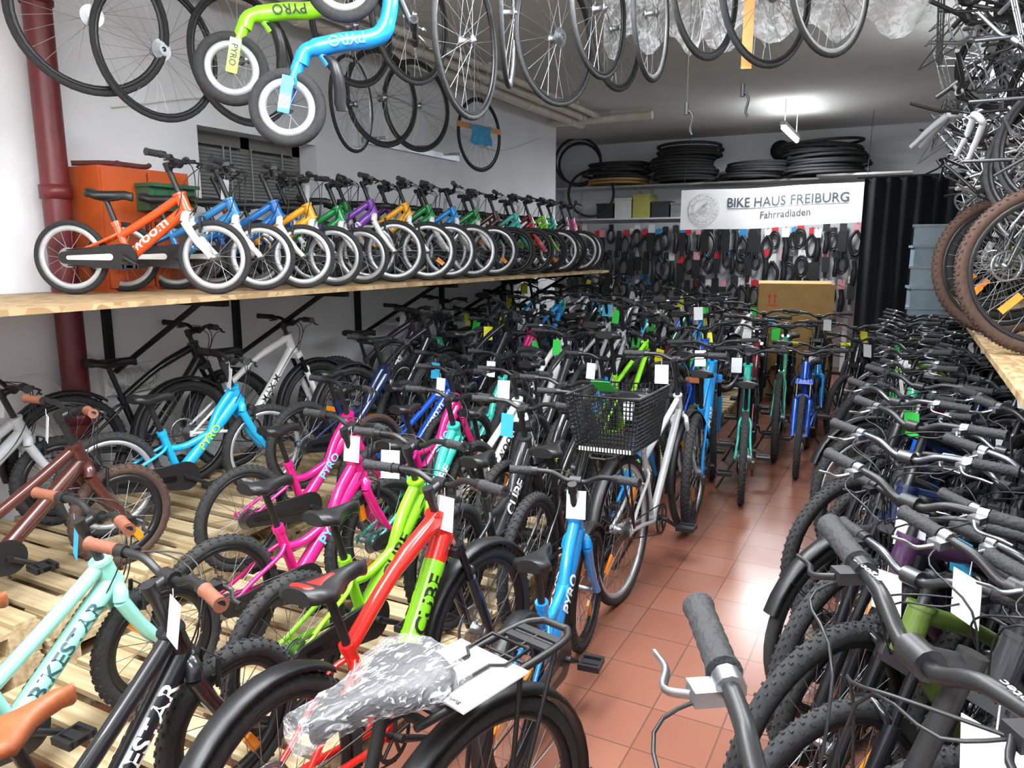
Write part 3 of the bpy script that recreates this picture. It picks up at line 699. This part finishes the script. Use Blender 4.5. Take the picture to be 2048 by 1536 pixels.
for i in range(29):
    y=1.66+i*.24; c=cols[i%len(cols)]
    k=['a27','k24','a27','k24','a27','a28','k24','k20'][i%8]
    e=bike(k,(.05+random.uniform(-.06,.05)+(.16 if i<1 else 0),y),228+random.uniform(-6,6),0,c,f"{c} bicycle tightly parked with front wheel towards aisle",gr,mud=(k=='a28'),text='CUBE' if i in (0,1,2,3) else None,
      fork=random.choice([None,None,c]),tag=random.choice([TAGW,None,TAGW,None,TAGB,TAGG]) if i>2 else TAGW,steer=random.uniform(-14,14),rim=random.choice([RIMB,RIMB,RIMS]),refl=random.choice([0,50]),full=i<8,stand=0,tagy=random.uniform(-.15,.15),
      lever=random.choice([ALU,BLK]),bar=random.choice([BLK,BLK,DST]))
for row,(x0_,n_,dy) in enumerate(((.42,26,.26),(.85,18,.37))):
    for i in range(n_):
        y=1.5+row*.12+i*dy; c=random.choice(['black','charcoal','black','dark blue','silver','grey','plum','charcoal'])
        bike(random.choice(['a27','k24','a28','k24']),(x0_+random.uniform(-.08,.05),y),226+random.uniform(-8,8),0,c,f"{c} bicycle wedged near the chipboard shelf",'bicycles packed under the shelf',
          tag=random.choice([TAGW,None,None]),steer=random.uniform(-15,15),full=False,stand=0,lever=random.choice([ALU,BLK]),bar=random.choice([BLK,DST]))
# right shelf bicycles
for i,(fx,y,c,ty) in enumerate(((.52,3.75,'white',BRN),(.43,4.6,'charcoal',BRN),(.55,5.6,'lime',RUB),(.55,6.7,'black',RUB),(.55,7.6,'white',RUB))):
    k='a27'; pz=bike_geo(k)['pt']; dx=pz['fh'].x-pz['clamp'].x; hd=200 if i!=1 else 215; h=math.radians(hd)
    bike(k,(fx-dx*math.cos(h),y-dx*math.sin(h)),hd,RS,c,f"{c} mountain bicycle standing on the chipboard shelf",'mountain bicycles on the shelf',tyre=ty,refl=45,rim=RIMB,fork=c,stand=0,tag=TAGW if i%2 else None,steer=-12)
# ------------------------------------------------------------ hanging wheels
def hook_mesh(L):
    g=G(); g.tube(curve([(0,0,L),(0,0,.03),(.012,0,.0),(.0,0,-.022),(-.014,0,-.008)],4),.0035,6); g.lathe([(0,L-.004),(.02,L-.004),(.02,L),(0,L)],10,axis='Z'); return g.mesh('hook',ALU)
def hang_wheel(x,y,zr,u,ratio,R=.34,rim=RIMB,tw=.0125,sgn=1,knob=False,tyre=RUB,lab='black bicycle wheel hanging from a ceiling hook',rear=False):
    va=117.6-math.degrees(math.atan((u-1024)/1500)); na=va+sgn*math.degrees(math.acos(ratio))
    z=H+zr
    w=wheel(None,T((x,y,z))@RZ(na-90)@RY(random.uniform(0,60)),R,tw,knob,28,False,rear,rim,tyre,name='spare_wheel')
    top(w,lab,'bicycle wheel','spare bicycle wheels hanging from the ceiling')
    L=CE-(z+R)-.001
    if L>.02: 
        h=obj('ceiling_hook',hook_mesh(L),None,T((x,y,z+R-.002))@RZ(na)); top(h,'thin steel hook holding a wheel below the ceiling','hook','ceiling hooks')
SB='black-tyred bicycle wheel with silver rim hanging from ceiling'
hang_wheel(-3.38,2.34,1.04,180,.98,rim=RIMB,rear=True,tw=.015)
hang_wheel(-3.30,2.62,.95,305,.85,R=.33,rear=True)
hang_wheel(-3.23,3.1,1.0,488,.8,rim=RIMB)
hang_wheel(-3.37,4.15,.955,705,.45,R=.31,rim=RIMS,lab=SB)
hang_wheel(-3.33,4.43,1.04,765,.75,R=.33)
hang_wheel(-3.35,4.88,1.06,835,.75,R=.33,rim=RIMB)
hang_wheel(-2.4,3.45,1.2,825,.6,R=.34,rim=RIMB)
hang_wheel(-1.85,3.1,.93,935,.42,R=.34,rim=RIMB)
hang_wheel(-1.8,3.4,1.12,1015,.1,R=.34,rim=RIMS,lab=SB)
hang_wheel(-1.73,3.8,1.09,1108,.6,R=.34,rim=RIMB,rear=True)
hang_wheel(-1.5,3.83,1.21,1200,.4,R=.34)
hang_wheel(-1.58,4.3,1.24,1190,.45,R=.34)
hang_wheel(-1.3,4.06,1.22,1302,.26,R=.34,rim=RIMS,lab=SB)
hang_wheel(-.96,3.81,1.24,1410,.45,R=.34)
hang_wheel(-.71,4.0,1.215,1535,.6,R=.34,rim=RIMB,rear=True)
hang_wheel(-.43,4.03,1.24,1655,.5,R=.34,rim=RIMS,lab=SB)
hang_wheel(-2.9,3.6,1.25,700,.7,R=.33)
hang_wheel(-3.72,6.45,1.08,965,.6,R=.34,tw=.012,lab='narrow wheel with blue cloth taped across, hanging by wall',rim=RIMB)
g=G(); rings=[]
for i in range(9):
    a=-.16+.04*i; rings.append([(a,.02+.012*math.sin(i*2.1+j),-.1+.025*j+.012*math.sin(i*1.7)) for j in range(8)])
g.loft(rings,close=False,cap=False)
va=117.6-math.degrees(math.atan((965-1024)/1500))+math.degrees(math.acos(.6))
top(obj('cleaning_cloth',g.mesh('cloth',mat('blue_cloth','#3f9ac8',.8,0,.2,30)),None,T((-3.70,6.42,H+1.08))@RZ(va-90+180)),'crumpled blue cloth taped onto a hanging wheel','cloth')
TAPE=mat('masking_tape','#c98a4a',.6,0,.1,20)
g=G(); g.box((0,0,0),(.68,.006,.05)); top(obj('adhesive_tape',g.mesh('tape',TAPE),None,T((-3.70,6.42,H+1.14))@RZ(va-90+180)),'strip of tan masking tape across a hanging wheel','tape','tape strips')
g=G(); g.box((0,0,0),(.05,.004,.42)); top(obj('adhesive_tape',g.mesh('tape',TAPE),None,T((-.78,3.95,H+1.08))@RZ(20)),'vertical strip of tan tape on a hanging wheel','tape','tape strips')
for cx,cy,w in ((-1.25,4.5,.9),(-.5,4.6,1.3)):
    g=G(); rings=[]
    for i in range(30):
        x=-w/2+w*i/29; rings.append([(x,.05*math.sin(i*1.3+j*.6)+.03*math.sin(j*2.2+i),.0-.054*j-(.06*math.sin(i*.9) if j>5 else 0)) for j in range(10)])
    g.loft(rings,close=False,cap=False); top(obj('plastic_sheet',g.mesh('plastic_sheet',FILM),None,T((cx,cy,CE-.005))@RZ(20)),'crinkled milky plastic sheet hanging behind the wheels','plastic sheet','plastic sheets under the ceiling')
for x,y,zb in ((-1.05,3.9,2.32),(-.82,4.1,2.42)):
    g=G(); g.tube([(0,0,CE-zb),(0,0,.05)],.003,6); lo=obj('brake_cable',g.mesh('cable',BLK),None,T((x,y,zb)))
    top(lo,'brake cable with lever dangling from the ceiling','brake cable','dangling brake cables')
    g=G(); g.tube([(0,0,.06),(0,0,.0)],.012,8); g.tube(curve([(0,0,.03),(.03,0,-.01),(.02,0,-.07),(.03,0,-.1)],4),.007,6); obj('brake_lever',g.mesh('lever',BLK),lo)
# ------------------------------------------------------------ hanging balance bikes
def balance(M,c,lab,tm):
    s=.002
    e=bpy.data.objects.new('balance_bicycle',None); C.objects.link(e); e.matrix_basis=M; top(e,lab,'balance bicycle','balance bicycles hanging from the ceiling')
    def q(x,z,y=0): return Vector((x*s,y,z*s))
    g=G(); g.tube(curve([q(30,84),q(42,108),q(75,118),q(120,128),q(165,134),q(192,148),q(206,185),q(212,235)],5),[.03]*8+[.036]*20+[.032]*8,16)
    g.tube([q(10,44),q(34,104)],.026,12); g.tube([q(62,112),q(84,86)],.016,10); g.tube([q(80,92),q(86,84)],.021,10)
    fr=obj('frame',g.mesh('frame',paint(c)),e)
    g=G()
    for yy in (-1,1): g.tube(curve([q(16,58,0),q(10,44,.036*yy),q(-3,0,.046*yy)],4),.015,8)
    g.box(q(3,20,-.062),(.045,.014,.14),Matrix.Rotation(.2,3,'Y'))
    obj('rear_stay',g.mesh('stay',paint(c)),e)
    for (x,z) in ((0,0),(118,238)):
        wheel(e,T(q(x,z)),.152,.024,False,12,False,False,RIMS,RUB)
    g=G()
    for yy in (-1,1): g.tube(curve([q(210,236),q(180,252,.034*yy),q(118,238,.034*yy)],3),.013,8)
    obj('fork',g.mesh('fork',paint(c)),e)
    g=G(); rings=[]
    for i,(x,z,w) in enumerate(((76,98,.012),(84,96,.03),(96,80,.048),(102,55,.045),(104,30,.03),(103,8,.016),(108,-6,.008))):
        rings.append([q(x,z)+Vector((.024*math.sin(a),w*math.cos(a),.004)) for a in [2*pi*j/12 for j in range(12)]])
    g.loft(rings); obj('saddle',g.mesh('saddle',BLK),e)
    g=G(); g.tube([q(215,240),q(255,150)],.012,8); g.tube([q(255,150,-.17),q(255,150,.17)],.011,10); hbq=obj('handlebar',g.mesh('handlebar',BLK),e)
    for yy in (-1,1):
        g=G(); g.tube([q(255,150,.07*yy),q(255,150,.17*yy)],.017,10); obj('grip',g.mesh('grip',GRIP),hbq)
        g=G(); g.tube(curve([q(262,150,.06*yy),q(275,140,.09*yy),q(272,136,.15*yy)],3),.005,6); obj('brake_lever',g.mesh('lever',ALU),hbq)
    g=G(); 
    flat_text(g,'PYRO',.042,T(q(122,128,-.0385))@Matrix.Rotation(pi/2,4,'X')@Matrix.Rotation(pi+.15,4,'Z'))
    flat_text(g,'PYRO',.026,T(q(3,21,-.0702))@Matrix.Rotation(pi/2,4,'X')@Matrix.Rotation(pi/2-.2+pi,4,'Z'))
    obj('lettering',g.mesh('lettering',tm),fr)
    g=G(); g.tube([q(150,240),q(150,240)+Vector((0,0,CE-M.translation.z-.481))],.003,6)
    obj('cord',g.mesh('cord',BLK),e)
balance(T((-2.25,2.37,H+.56))@RZ(34),'bright blue','blue balance bicycle hanging nose-up from the ceiling',WORC)
balance(T((-2.62,2.44,H+.76))@RZ(50),'lime','lime green balance bicycle hanging from the ceiling',WORK)
# ------------------------------------------------------------ hanging clutter at right
gc='spare bicycle parts hanging over the shelf'
rnd=random.Random(5)
for i in range(290):
    y=rnd.uniform(3.6,8.2); x=rnd.uniform(.025,.13)*y ; z=H+rnd.uniform(.22,1.5)
    if z-H<.55 and x/y<.05: x+=.25
    t=rnd.random()
    R3=RZ(rnd.uniform(0,360))@RX(rnd.uniform(-40,40))@RY(rnd.uniform(50,130))@Matrix.Scale(rnd.uniform(.65,.9),4)
    pc=T((x,y,z))@R3
    if t<.30: o=obj('spare_handlebar',bike_geo('a27')['bar'],None,pc@T(-bike_geo('a27')['pt']['clamp']),rnd.choice([BLK,DST,ALU,ALU])); l='loose handlebar and stem hanging among spare parts'; c='handlebar'
    elif t<.40: o=obj('spare_fork',bike_geo('k20')['fork'],None,pc@T(-bike_geo('k20')['pt']['hb']),rnd.choice([paint('black'),paint('silver'),DST,CHR])); l='loose bicycle fork hanging among spare parts'; c='bicycle fork'
    elif t<.56: o=obj('spare_luggage_rack',bike_geo('a28')['rack'],None,pc@T(-bike_geo('a28')['pt']['hub']-Vector((0,0,.3))),rnd.choice([BLK,CHR,ALU])); l='loose luggage rack hanging among spare parts'; c='luggage rack'
    elif t<.78: o=obj('spare_crankset',bike_geo('a27')['crank'],None,pc@T(-bike_geo('a27')['pt']['bb']),rnd.choice([ALU,CHR,BLK])); l='loose metal crankset hanging among spare parts'; c='crankset'
    elif t<.86 and y>5.2: o=obj('spare_frame',bike_geo('k20')['frame'],None,T((x+.25,y,z))@RZ(rnd.uniform(150,260))@RY(rnd.uniform(60,110))@Matrix.Scale(.75,4)@T((0,0,-.4)),paint(rnd.choice(['silver','white','black','maroon']))); l='bare bicycle frame hanging among spare parts'; c='bicycle frame'
    else:
        o=wheel(None,T((x+.2,y,min(z,CE-.32)))@RZ(rnd.uniform(90,200)),.26,.014,False,28,False,False,rnd.choice([RIMS,RIMB]),RUB,name='spare_wheel'); l='spare wheel hanging over the parts shelf'; c='bicycle wheel'
    top(o,l,c,gc)
for y in (3.8,5.0,6.2,7.4,8.3):
    g=G(); g.tube([(0,0,0),(0,0,CE-2.0)],.008,6); [g.tube([(-.3,0,.02+.24*k),(.5,0,.02+.24*k)],.008,8) for k in range(5)]
    top(obj('hanging_rack',g.mesh('hanging_rack',DST),None,T((.07*y+.2,y,2.0))),'steel rod rack hanging from ceiling for spare parts','rack','hanging parts racks')
# ------------------------------------------------------------ back of the shop
BKY=11.05
WSH=mat('shelf_white','#d9dad8',.5,0,.05,10)
for z in (2.60,2.12):
    g=G(); g.box((0,0,0),(3.9,.5,.025)); o=obj('wall_shelf',g.mesh('wall_shelf',WSH),None,T((-3.1,BKY+.28,z))); top(o,'white wall shelf loaded with bicycle tyres and boxes','shelf','white wall shelves')
    for x in (-1.8,-.6,.6,1.8):
        g=G(); g.tube([(x,.22,-.2),(x,-.2,-.013)],.008,5); obj('shelf_bracket',g.mesh('b',WSH),o)
for x in (-4.8,-3.6,-2.4,-1.3):
    g=G(); g.box((0,0,0),(.03,.03,1.9)); top(obj('shelf_upright',g.mesh('shelf_upright',WSH),None,T((x,11.584,1.9))),'slotted white shelf upright on the rear wall','shelf upright','shelf uprights')
TY={}
def tyre_mesh(R,tw):
    if (R,tw) not in TY:
        g=G(); g.lathe([(R-tw+tw*math.cos(a),tw*.8*math.sin(a)) for a in [2*pi*i/8 for i in range(8)]],36,axis='Z'); TY[(R,tw)]=g.mesh('bicycle_tyre',RUB)
    return TY[(R,tw)]
TANT=mat('tan_tyre','#a07f4c',.8,0,.15,30)
for (sx,nn,Rr,tw,tl) in ((-4.0,8,.46,.024,2.5),(-2.95,12,.46,.026,1.2),(-2.0,6,.44,.022,1.5),(-1.1,11,.52,.024,5)):
    for i in range(nn):
        z=2.615+tw*.8+i*tw*1.62
        t_=tl*i/nn
        o=obj('bicycle_tyre',tyre_mesh(Rr,tw),None,T((sx+random.uniform(-.08,.08),BKY+.0+random.uniform(-.03,.03),z+t_*.004))@RX(random.uniform(-t_,t_))@RY(random.uniform(-t_,t_)),TANT if (sx==-4.0 and i<2) else None)
        top(o,'tan bicycle tyre at the base of a shelf stack' if (sx==-4.0 and i<2) else 'black bicycle tyre stacked on the wall shelf','tyre','tyres stacked on the wall shelf')
for x,y,z,R in ((-4.55,10.85,2.615,.36),(-4.35,10.9,2.135,.36),(-4.62,11.1,2.615,.34)):
    o=obj('bicycle_tyre',tyre_mesh(R,.02),None,T((x,y,z+R+.0))@RZ(20)@RX(84)); top(o,'black bicycle tyre standing upright on wall shelf','tyre','tyres standing on the wall shelf')
g=G(); g.box((0,0,0),(1.1,.9,.025)); top(obj('wall_shelf',g.mesh('wall_shelf',WSH),None,T((-1.1+.5,BKY+.05,2.6))),'white wall shelf loaded with bicycle tyres','shelf','white wall shelves')
bcol=[('#b9b660','yellow-topped white carton'),('#d8d8d4','white carton'),('#3a3c40','dark storage crate'),('#8a9094','grey storage crate'),('#2c2e33','black carton'),('#b59a6a','brown carton')]
for i in range(12):
    hx,nm=bcol[[4,1,0,2,3,4,2,4,5,2,4,2][i]]; g=G(); w,d_,h=.26,.3,random.uniform(.16,.34)
    g.box((0,0,h/2),(w,d_,h)); g.box((0,0,h),(w+.02,d_+.02,.03)); g.box((0,-d_/2-.003,h*.5),(w*.5,.004,h*.3))
    top(obj('storage_box',g.mesh('storage_box',mat('box_'+hx,hx,.6,0,.1,20)),None,T((-4.2+i*.29,BKY+.2,2.1325))),f'{nm} on the wall shelf','box','boxes on the wall shelf')
g=G(); g.lathe([(0,0),(.13,0),(.14,.02),(.13,.04),(0,.04)],24,c=(0,-.04,0),closed=False); ck=obj('wall_clock',g.mesh('wall_clock',BLK),None,T((-1.75,11.6,3.05))); top(ck,'small dark round clock on rear wall','clock')
def peg_mat():
    m=bpy.data.materials.new('pegboard'); m.use_nodes=True; nt=m.node_tree; b=nt.nodes['Principled BSDF']
    tc=nt.nodes.new('ShaderNodeTexCoord'); mp=nt.nodes.new('ShaderNodeMapping'); mp.inputs['Scale'].default_value=(22,22,22)
    v=nt.nodes.new('ShaderNodeTexVoronoi'); v.inputs['Randomness'].default_value=0; v.inputs['Scale'].default_value=1
    r=nt.nodes.new('ShaderNodeValToRGB'); r.color_ramp.elements[0].position=.16; r.color_ramp.elements[1].position=.2; r.color_ramp.elements[0].color=(.04,.04,.04,1); r.color_ramp.elements[1].color=lin('#a5a9ab')
    nt.links.new(tc.outputs['Object'],mp.inputs['Vector']); nt.links.new(mp.outputs['Vector'],v.inputs['Vector']); nt.links.new(v.outputs['Distance'],r.inputs['Fac']); nt.links.new(r.outputs['Color'],b.inputs['Base Color']); return m
g=G(); g.box((0,0,0),(4.2,.03,1.2))
pg=obj('pegboard',g.mesh('pegboard',peg_mat()),None,T((-2.7,11.0,1.45))); top(pg,'grey perforated board holding packaged bicycle accessories','pegboard')
for x in (-4.7,-2.7,-.7): 
    g=G(); g.box((x+2.7,.05,-.525),(.06,.06,1.85)); obj('leg',g.mesh('leg',WSH),pg)
hang_cols=[('#c02230','red'),('#17181b','black'),('#d0d0d0','white'),('#2a7fb8','blue'),('#17181b','black'),('#26282c','black'),('#d09098','pink'),('#d0d0d0','white')]
for i in range(114):
    hx,nm=rnd.choice(hang_cols); x=-4.68+(i%38)*.1085+rnd.uniform(-.03,.03); z=2.0-(i//38)*.36+rnd.uniform(-.06,.04); k=rnd.randrange(4); sc=rnd.uniform(1.0,1.45)
    g=G(); g.tube([(0,.025/sc,0),(0,-.06,0),(0,-.065,.01)],.003,5); g.box((0,-.04,-.05),(.07,.004,.09)); g.mi=1
    if k==0:
        g.tube(curve([(0,-.05,-.08),(.055,-.05,-.18),(.03,-.05,-.32),(-.03,-.05,-.32),(-.055,-.05,-.18),(0,-.05,-.08)],4),.016,8)
    elif k==1: g.tube(curve([(0,-.05,-.1),(.012,-.05,-.2),(0,-.05,-.33)],3),[.022]*3+[.03]*3+[.02],8)
    elif k==2: g.box((0,-.06,-.19),(.08,.035,.2)); g.tube([(0,-.06,-.28),(0,-.06,-.36)],.02,8)
    else:
        for r in (.055,.042): g.tube([(r*math.cos(a),-.05,-.16+r*1.8*math.sin(a)) for a in [2*pi*j/14 for j in range(14)]],.012,6,loop=True)
    top(obj('hanging_accessory',g.mesh('accessory',mat('card_'+hx,hx,.5,0,.1,30),BLK),None,T((x,10.96,z))@Matrix.Scale(sc,4)),f'black bicycle accessory with {nm} card hanging on pegboard','bicycle accessory','accessories hanging on the pegboard')
# banner
bx0,bx1=-2.72,-.5; by=10.0; L=bx1-bx0
g=G(); N=40; BN=mat('banner_fabric','#d2d3d2',.8,0,.05,5)
def bz(t,v): return (1.915+.075*t)+(.51-.045*t)*v-.022*math.sin(t*pi)*(1-.3*v)+.006*math.sin(t*11)
def byy(t): return .03*math.sin(t*9)
rings=[[(bx0+L*i/N,by+byy(i/N)+o,bz(i/N,v)) for (v,o) in ((0,0),(.5,0),(1,0),(1,.006),(0,.006))] for i in range(N+1)]
g.loft(rings,sm=False); g.mi=1
def btext(s,h,cx,cv,length):
    v,f,w,hh=txt(s,.008); kx=length/w; k=h/hh; vs=[]
    for x,y in v:
        t=cx+x*kx/L; vs.append((bx0+L*t,by+byy(t)-.008,bz(t,cv+y*k/.485)))
    g.add(vs,f,False)
btext('BIKE HAUS FREIBURG',.115,.59,.66,1.42); btext('Fahrradladen',.085,.59,.33,.58)
for k in range(20):
    a=.27+.64*k/20; b=.27+.64*(k+1)/20; v=.5
    g.add([(bx0+L*a,by+byy(a)-.007,bz(a,v)),(bx0+L*b,by+byy(b)-.007,bz(b,v)),(bx0+L*b,by+byy(b)-.007,bz(b,v+.014)),(bx0+L*a,by+byy(a)-.007,bz(a,v+.014))],[(0,1,2,3)],False)
g.mi=2; lc=Vector((bx0+.3,by+.018,bz(.135,.5)))
for r in (.2,.135): g.lathe([(r,-.016),(r,-.012),(r-.005,-.012),(r-.005,-.016)],48,c=lc,sm=False)
for k,ch in enumerate('BIKE HAUS FREIBURG * '):
    if ch==' ': continue
    a=pi*.9-2*pi*k/21; M=T(lc+Vector((.165*math.cos(a),-.018,.165*math.sin(a))))@Matrix.Rotation(pi/2,4,'X')@Matrix.Rotation(a-pi/2,4,'Z'); flat_text(g,ch,.032,M)
for dx in (-.055,.055): g.lathe([(.038,-.018),(.038,-.014),(.033,-.014),(.033,-.018)],24,c=lc+Vector((dx,0,-.03)),sm=False)
for a,b in (((-.055,-.03),(-.02,.02)),((-.02,.02),(.035,.02)),((.035,.02),(.055,-.03)),((-.02,.02),(0,-.03)),((0,-.03),(.035,.02)),((-.03,.045),(.01,.07)),((.01,.07),(.045,.035))):
    g.tube([lc+Vector((a[0],-.018,a[1])),lc+Vector((b[0],-.018,b[1]))],.003,5)
g.tube([lc+Vector((.03,-.018,.075)),lc+Vector((.05,-.018,.075))],.012,8)
bn=obj('banner',g.mesh('banner',BN,mat('banner_ink','#444953',.6,0,0),mat('banner_logo_ink','#a0a3a5',.6,0,0))); top(bn,'white fabric shop banner with dark lettering and round logo','banner')
for x in (bx0+.02,bx1-.02):
    g=G(); g.tube([(x,by+.01,2.4),(x,by+.3,CE)],.003,5); obj('cord',g.mesh('cord',BLK),bn)
# curtain
g=G(); rings=[]
for i in range(121):
    x=-.52+2.2*i/120; rings.append([(x,9.6+.035*math.sin(i*.75)+.02*math.sin(i*.31+z),z) for z in (.02,.6,1.2,1.8,2.45)])
g.loft(rings,close=False,cap=False)
ct=obj('curtain',g.mesh('curtain',mat('black_cloth','#17181c',.95,0,.3,3,bump=.2))); top(ct,'black fabric curtain hanging to the floor','curtain')
g=G(); g.tube([(-.6,9.6,2.46),(1.69,9.6,2.46)],.014,8); obj('curtain_rod',g.mesh('rod',BLK),ct)
# cardboard bike box
CB=mat('cardboard','#ae8852',.8,0,.08,10)
g=G(); w,d_,h=.78,.22,1.28
for (c,s) in (((0,-d_/2,h/2),(w,.008,h)),((0,d_/2,h/2),(w,.008,h)),((-w/2,0,h/2),(.008,d_,h)),((w/2,0,h/2),(.008,d_,h)),((0,0,.004),(w,d_,.008))): g.box(c,s)
g.box((0,d_/2+.05,h+.01),(w,.11,.006),Matrix.Rotation(.3,3,'X')); g.box((w/2+.06,0,h-.01),(.12,d_,.006),Matrix.Rotation(.4,3,'Y'))
g.mi=1
for a in (-.28,-.22): g.box((a,-d_/2-.005,h-.18),(.012,.003,.08)); g.poly_ext([(a-.022,h-.14),(a+.022,h-.14),(a,h-.1)],-d_/2-.004,-d_/2-.007)
g.box((-.25,-d_/2-.005,h-.235),(.12,.003,.01))
top(obj('cardboard_box',g.mesh('cardboard_box',CB,REDS),None,T((-1.1,8.95,0))@RZ(12)),'tall brown bicycle carton with red upward arrows','box')
TUB=mat('clear_tub','#a9bdc9',.25,0,.1,10,alpha=.85)
for i in range(9):
    g=G(); g.box((0,0,.1),(.5,.36,.2)); g.box((0,0,.2),(.54,.4,.025))
    top(obj('storage_tub',g.mesh('tub',TUB),None,T((.27,9.15,.001+i*.2127))@RZ(6*(i%2))),'translucent plastic storage tub with lid in a stack','storage tub','stacked plastic tubs')
# orange cabinet
ORG=mat('orange_metal','#b8501c',.45,0,.1,6)
cab=bpy.data.objects.new('metal_cabinet',None); C.objects.link(cab); cab.location=(-3.935,2.86,SH); top(cab,'orange metal cabinet standing on the chipboard shelf','cabinet')
g=G(); g.box((0,0,.33),(.30,.56,.66)); obj('body',g.mesh('body',ORG),cab)
for q in (-1,1):
    g=G(); g.box((.157,.138*q,.33),(.014,.265,.62)); dd=obj('door',g.mesh('door',ORG),cab)
    g=G(); g.tube([(.172,.03*q,.29),(.172,.03*q,.38)],.007,8); obj('handle',g.mesh('handle',BLK),dd)
g=G(); g.box((0,0,0),(.11,.3,.13)); g.box((.02,0,.07),(.13,.32,.02)); 
for k in range(3): g.box((.06,-.09+.09*k,.02),(.01,.05,.04))
top(obj('letter_box',g.mesh('letter_box',mat('dark_green_metal','#2e5a3e',.4,0,.1,10)),None,T((-3.715,2.93,SH+.5))),'small dark green metal box fixed on orange cabinet','metal box')
g=G(); g.tube(curve([(-.1,-.2,.02),(0,-.05,.03),(.08,.1,.02),(.0,.2,.04)],4),.014,8); g.lathe([(0,0),(.05,.01),(.03,.04),(0,.05)],14,axis='Z',closed=False)
top(obj('work_glove',g.mesh('glove',mat('red_brown_cloth','#5a2a26',.8)),None,T((-3.93,2.8,SH+.661))),'dark crumpled glove lying on the orange cabinet','glove')
# bulkhead lamp
bl=bpy.data.objects.new('bulkhead_lamp',None); C.objects.link(bl); bl.matrix_basis=T((WX+.025,2.86,.9)); top(bl,'white caged oval bulkhead lamp on the lower wall','lamp')
g=G(); g.box((.0,0,0),(.05,.36,.16)); obj('base',g.mesh('base',WHT),bl)
g=G(); rings=[]
for x,k in ((.025,1),(.06,.9),(.085,.6)): rings.append([(x,.16*k*math.cos(a),.065*k*math.sin(a)) for a in [2*pi*j/24 for j in range(24)]])
g.loft(rings); obj('lamp_shade',g.mesh('shade',mat('frosted_glass','#d0d4d6',.3,0,.03,10)),bl)
g=G()
for k in range(7): y=-.14+k*.047; g.tube([(.03,y,-.07),(.095,y,-.04),(.1,y,.04),(.03,y,.07)],.003,5)
obj('cage',g.mesh('cage',WHT),bl)
g=G(); g.tube(curve([(WX+.02,2.6,1.1),(WX+.03,2.7,.96),(WX+.04,2.65,.72),(WX+.03,2.5,.8),(WX+.02,2.3,1.0),(WX+.03,1.6,.85),(WX+.02,.8,.95)],6),.005,6); top(obj('wall_cable',g.mesh('cable',WHT)),'loose white electric cable drooping on the wall','cable')
g=G(); g.tube(curve([(WX+.02,2.9,2.45),(WX+.02,3.6,2.62),(WX+.02,4.2,2.68),(WX+.02,5.2,2.95),(WX+.02,6.2,2.9),(WX+.02,7.4,2.72),(WX+.02,8.6,3.0)],6),.004,6); top(obj('wall_cable',g.mesh('cable',WHT)),'thin white cable strung along the upper wall','cable')
g=G(); g.box((WX+.015,5.9,2.55),(.03,1.5,.05)); [g.box((WX+.07,5.3+k*.6,2.58),(.14,.02,.02)) for k in range(3)]; top(obj('wall_rail',g.mesh('rail',ALU)),'grey steel rail bolted to the white wall','rail')
# ------------------------------------------------------------ lights
TUBE=mat('tube_glow','#f4f8ff',.5,0,0,emit=25)
def lamp(x,y,z,L,rot,power,up=.35,sy=.5,group='fluorescent ceiling lamps'):
    e=bpy.data.objects.new('fluorescent_lamp',None); C.objects.link(e); e.matrix_basis=T((x,y,z))@RZ(rot); top(e,'white fluorescent tube lamp hung under the ceiling','lamp',group)  # same name and label also serve the unseen lamps added for light
    g=G(); g.box((0,0,.045),(L,.06,.04)); [g.tube([(a,0,.06),(a,0,CE-z)],.006,6) for a in (-L*.4,L*.4)]; obj('housing',g.mesh('housing',WHT),e)
    g=G(); g.tube([(-L/2+.03,0,0),(L/2-.03,0,0)],.024,10); obj('tube',g.mesh('tube',TUBE),e)
    for (pw,mx) in ((power,T((0,0,-.03))),(power*up,T((0,0,.09))@Matrix.Rotation(pi,4,'X'))):
        ld=bpy.data.lights.new('lamp_light','AREA'); ld.shape='RECTANGLE'; ld.size=L; ld.size_y=sy; ld.energy=pw; ld.color=(.92,.96,1)
        lo=bpy.data.objects.new('lamp_light',ld); C.objects.link(lo); lo.parent=e; lo.matrix_basis=mx
lamp(-1.35,9.6,2.98,1.2,90,90,.07)
lamp(.55,6.3,2.72,1.2,90,48,.35)
lamp(-1.5,1.3,2.9,1.5,90,70,.8)  # unseen lamp above the frame, added as main light
lamp(-1.7,-.6,2.9,1.5,90,88,.8)  # out-of-view lamp beside the camera, added for general light
lamp(-.2,-1.0,2.9,1.5,0,112,.8)  # added lamp behind the camera, unseen, lights the room evenly
lamp(-1.3,3.0,2.95,1.2,90,62,.9)  # added lamp, kept above the frame so it stays unseen
lamp(-.05,2.9,2.95,1.2,90,42,.7)  # hidden lamp added to brighten the right-hand row and hanging parts
w=bpy.data.worlds.new('world'); SC.world=w; w.use_nodes=True; w.node_tree.nodes['Background'].inputs[0].default_value=(.6,.65,.7,1); w.node_tree.nodes['Background'].inputs[1].default_value=.3
SC.view_settings.view_transform='Standard'
# ------------------------------------------------------------ camera
cd=bpy.data.cameras.new('camera'); cd.sensor_width=36; cd.lens=1500/2048*36; cd.clip_start=.05
co=bpy.data.objects.new('camera',cd); C.objects.link(co); co.location=(0,0,H); co.rotation_euler=(math.radians(79.9),0,math.radians(27.6)); SC.camera=co
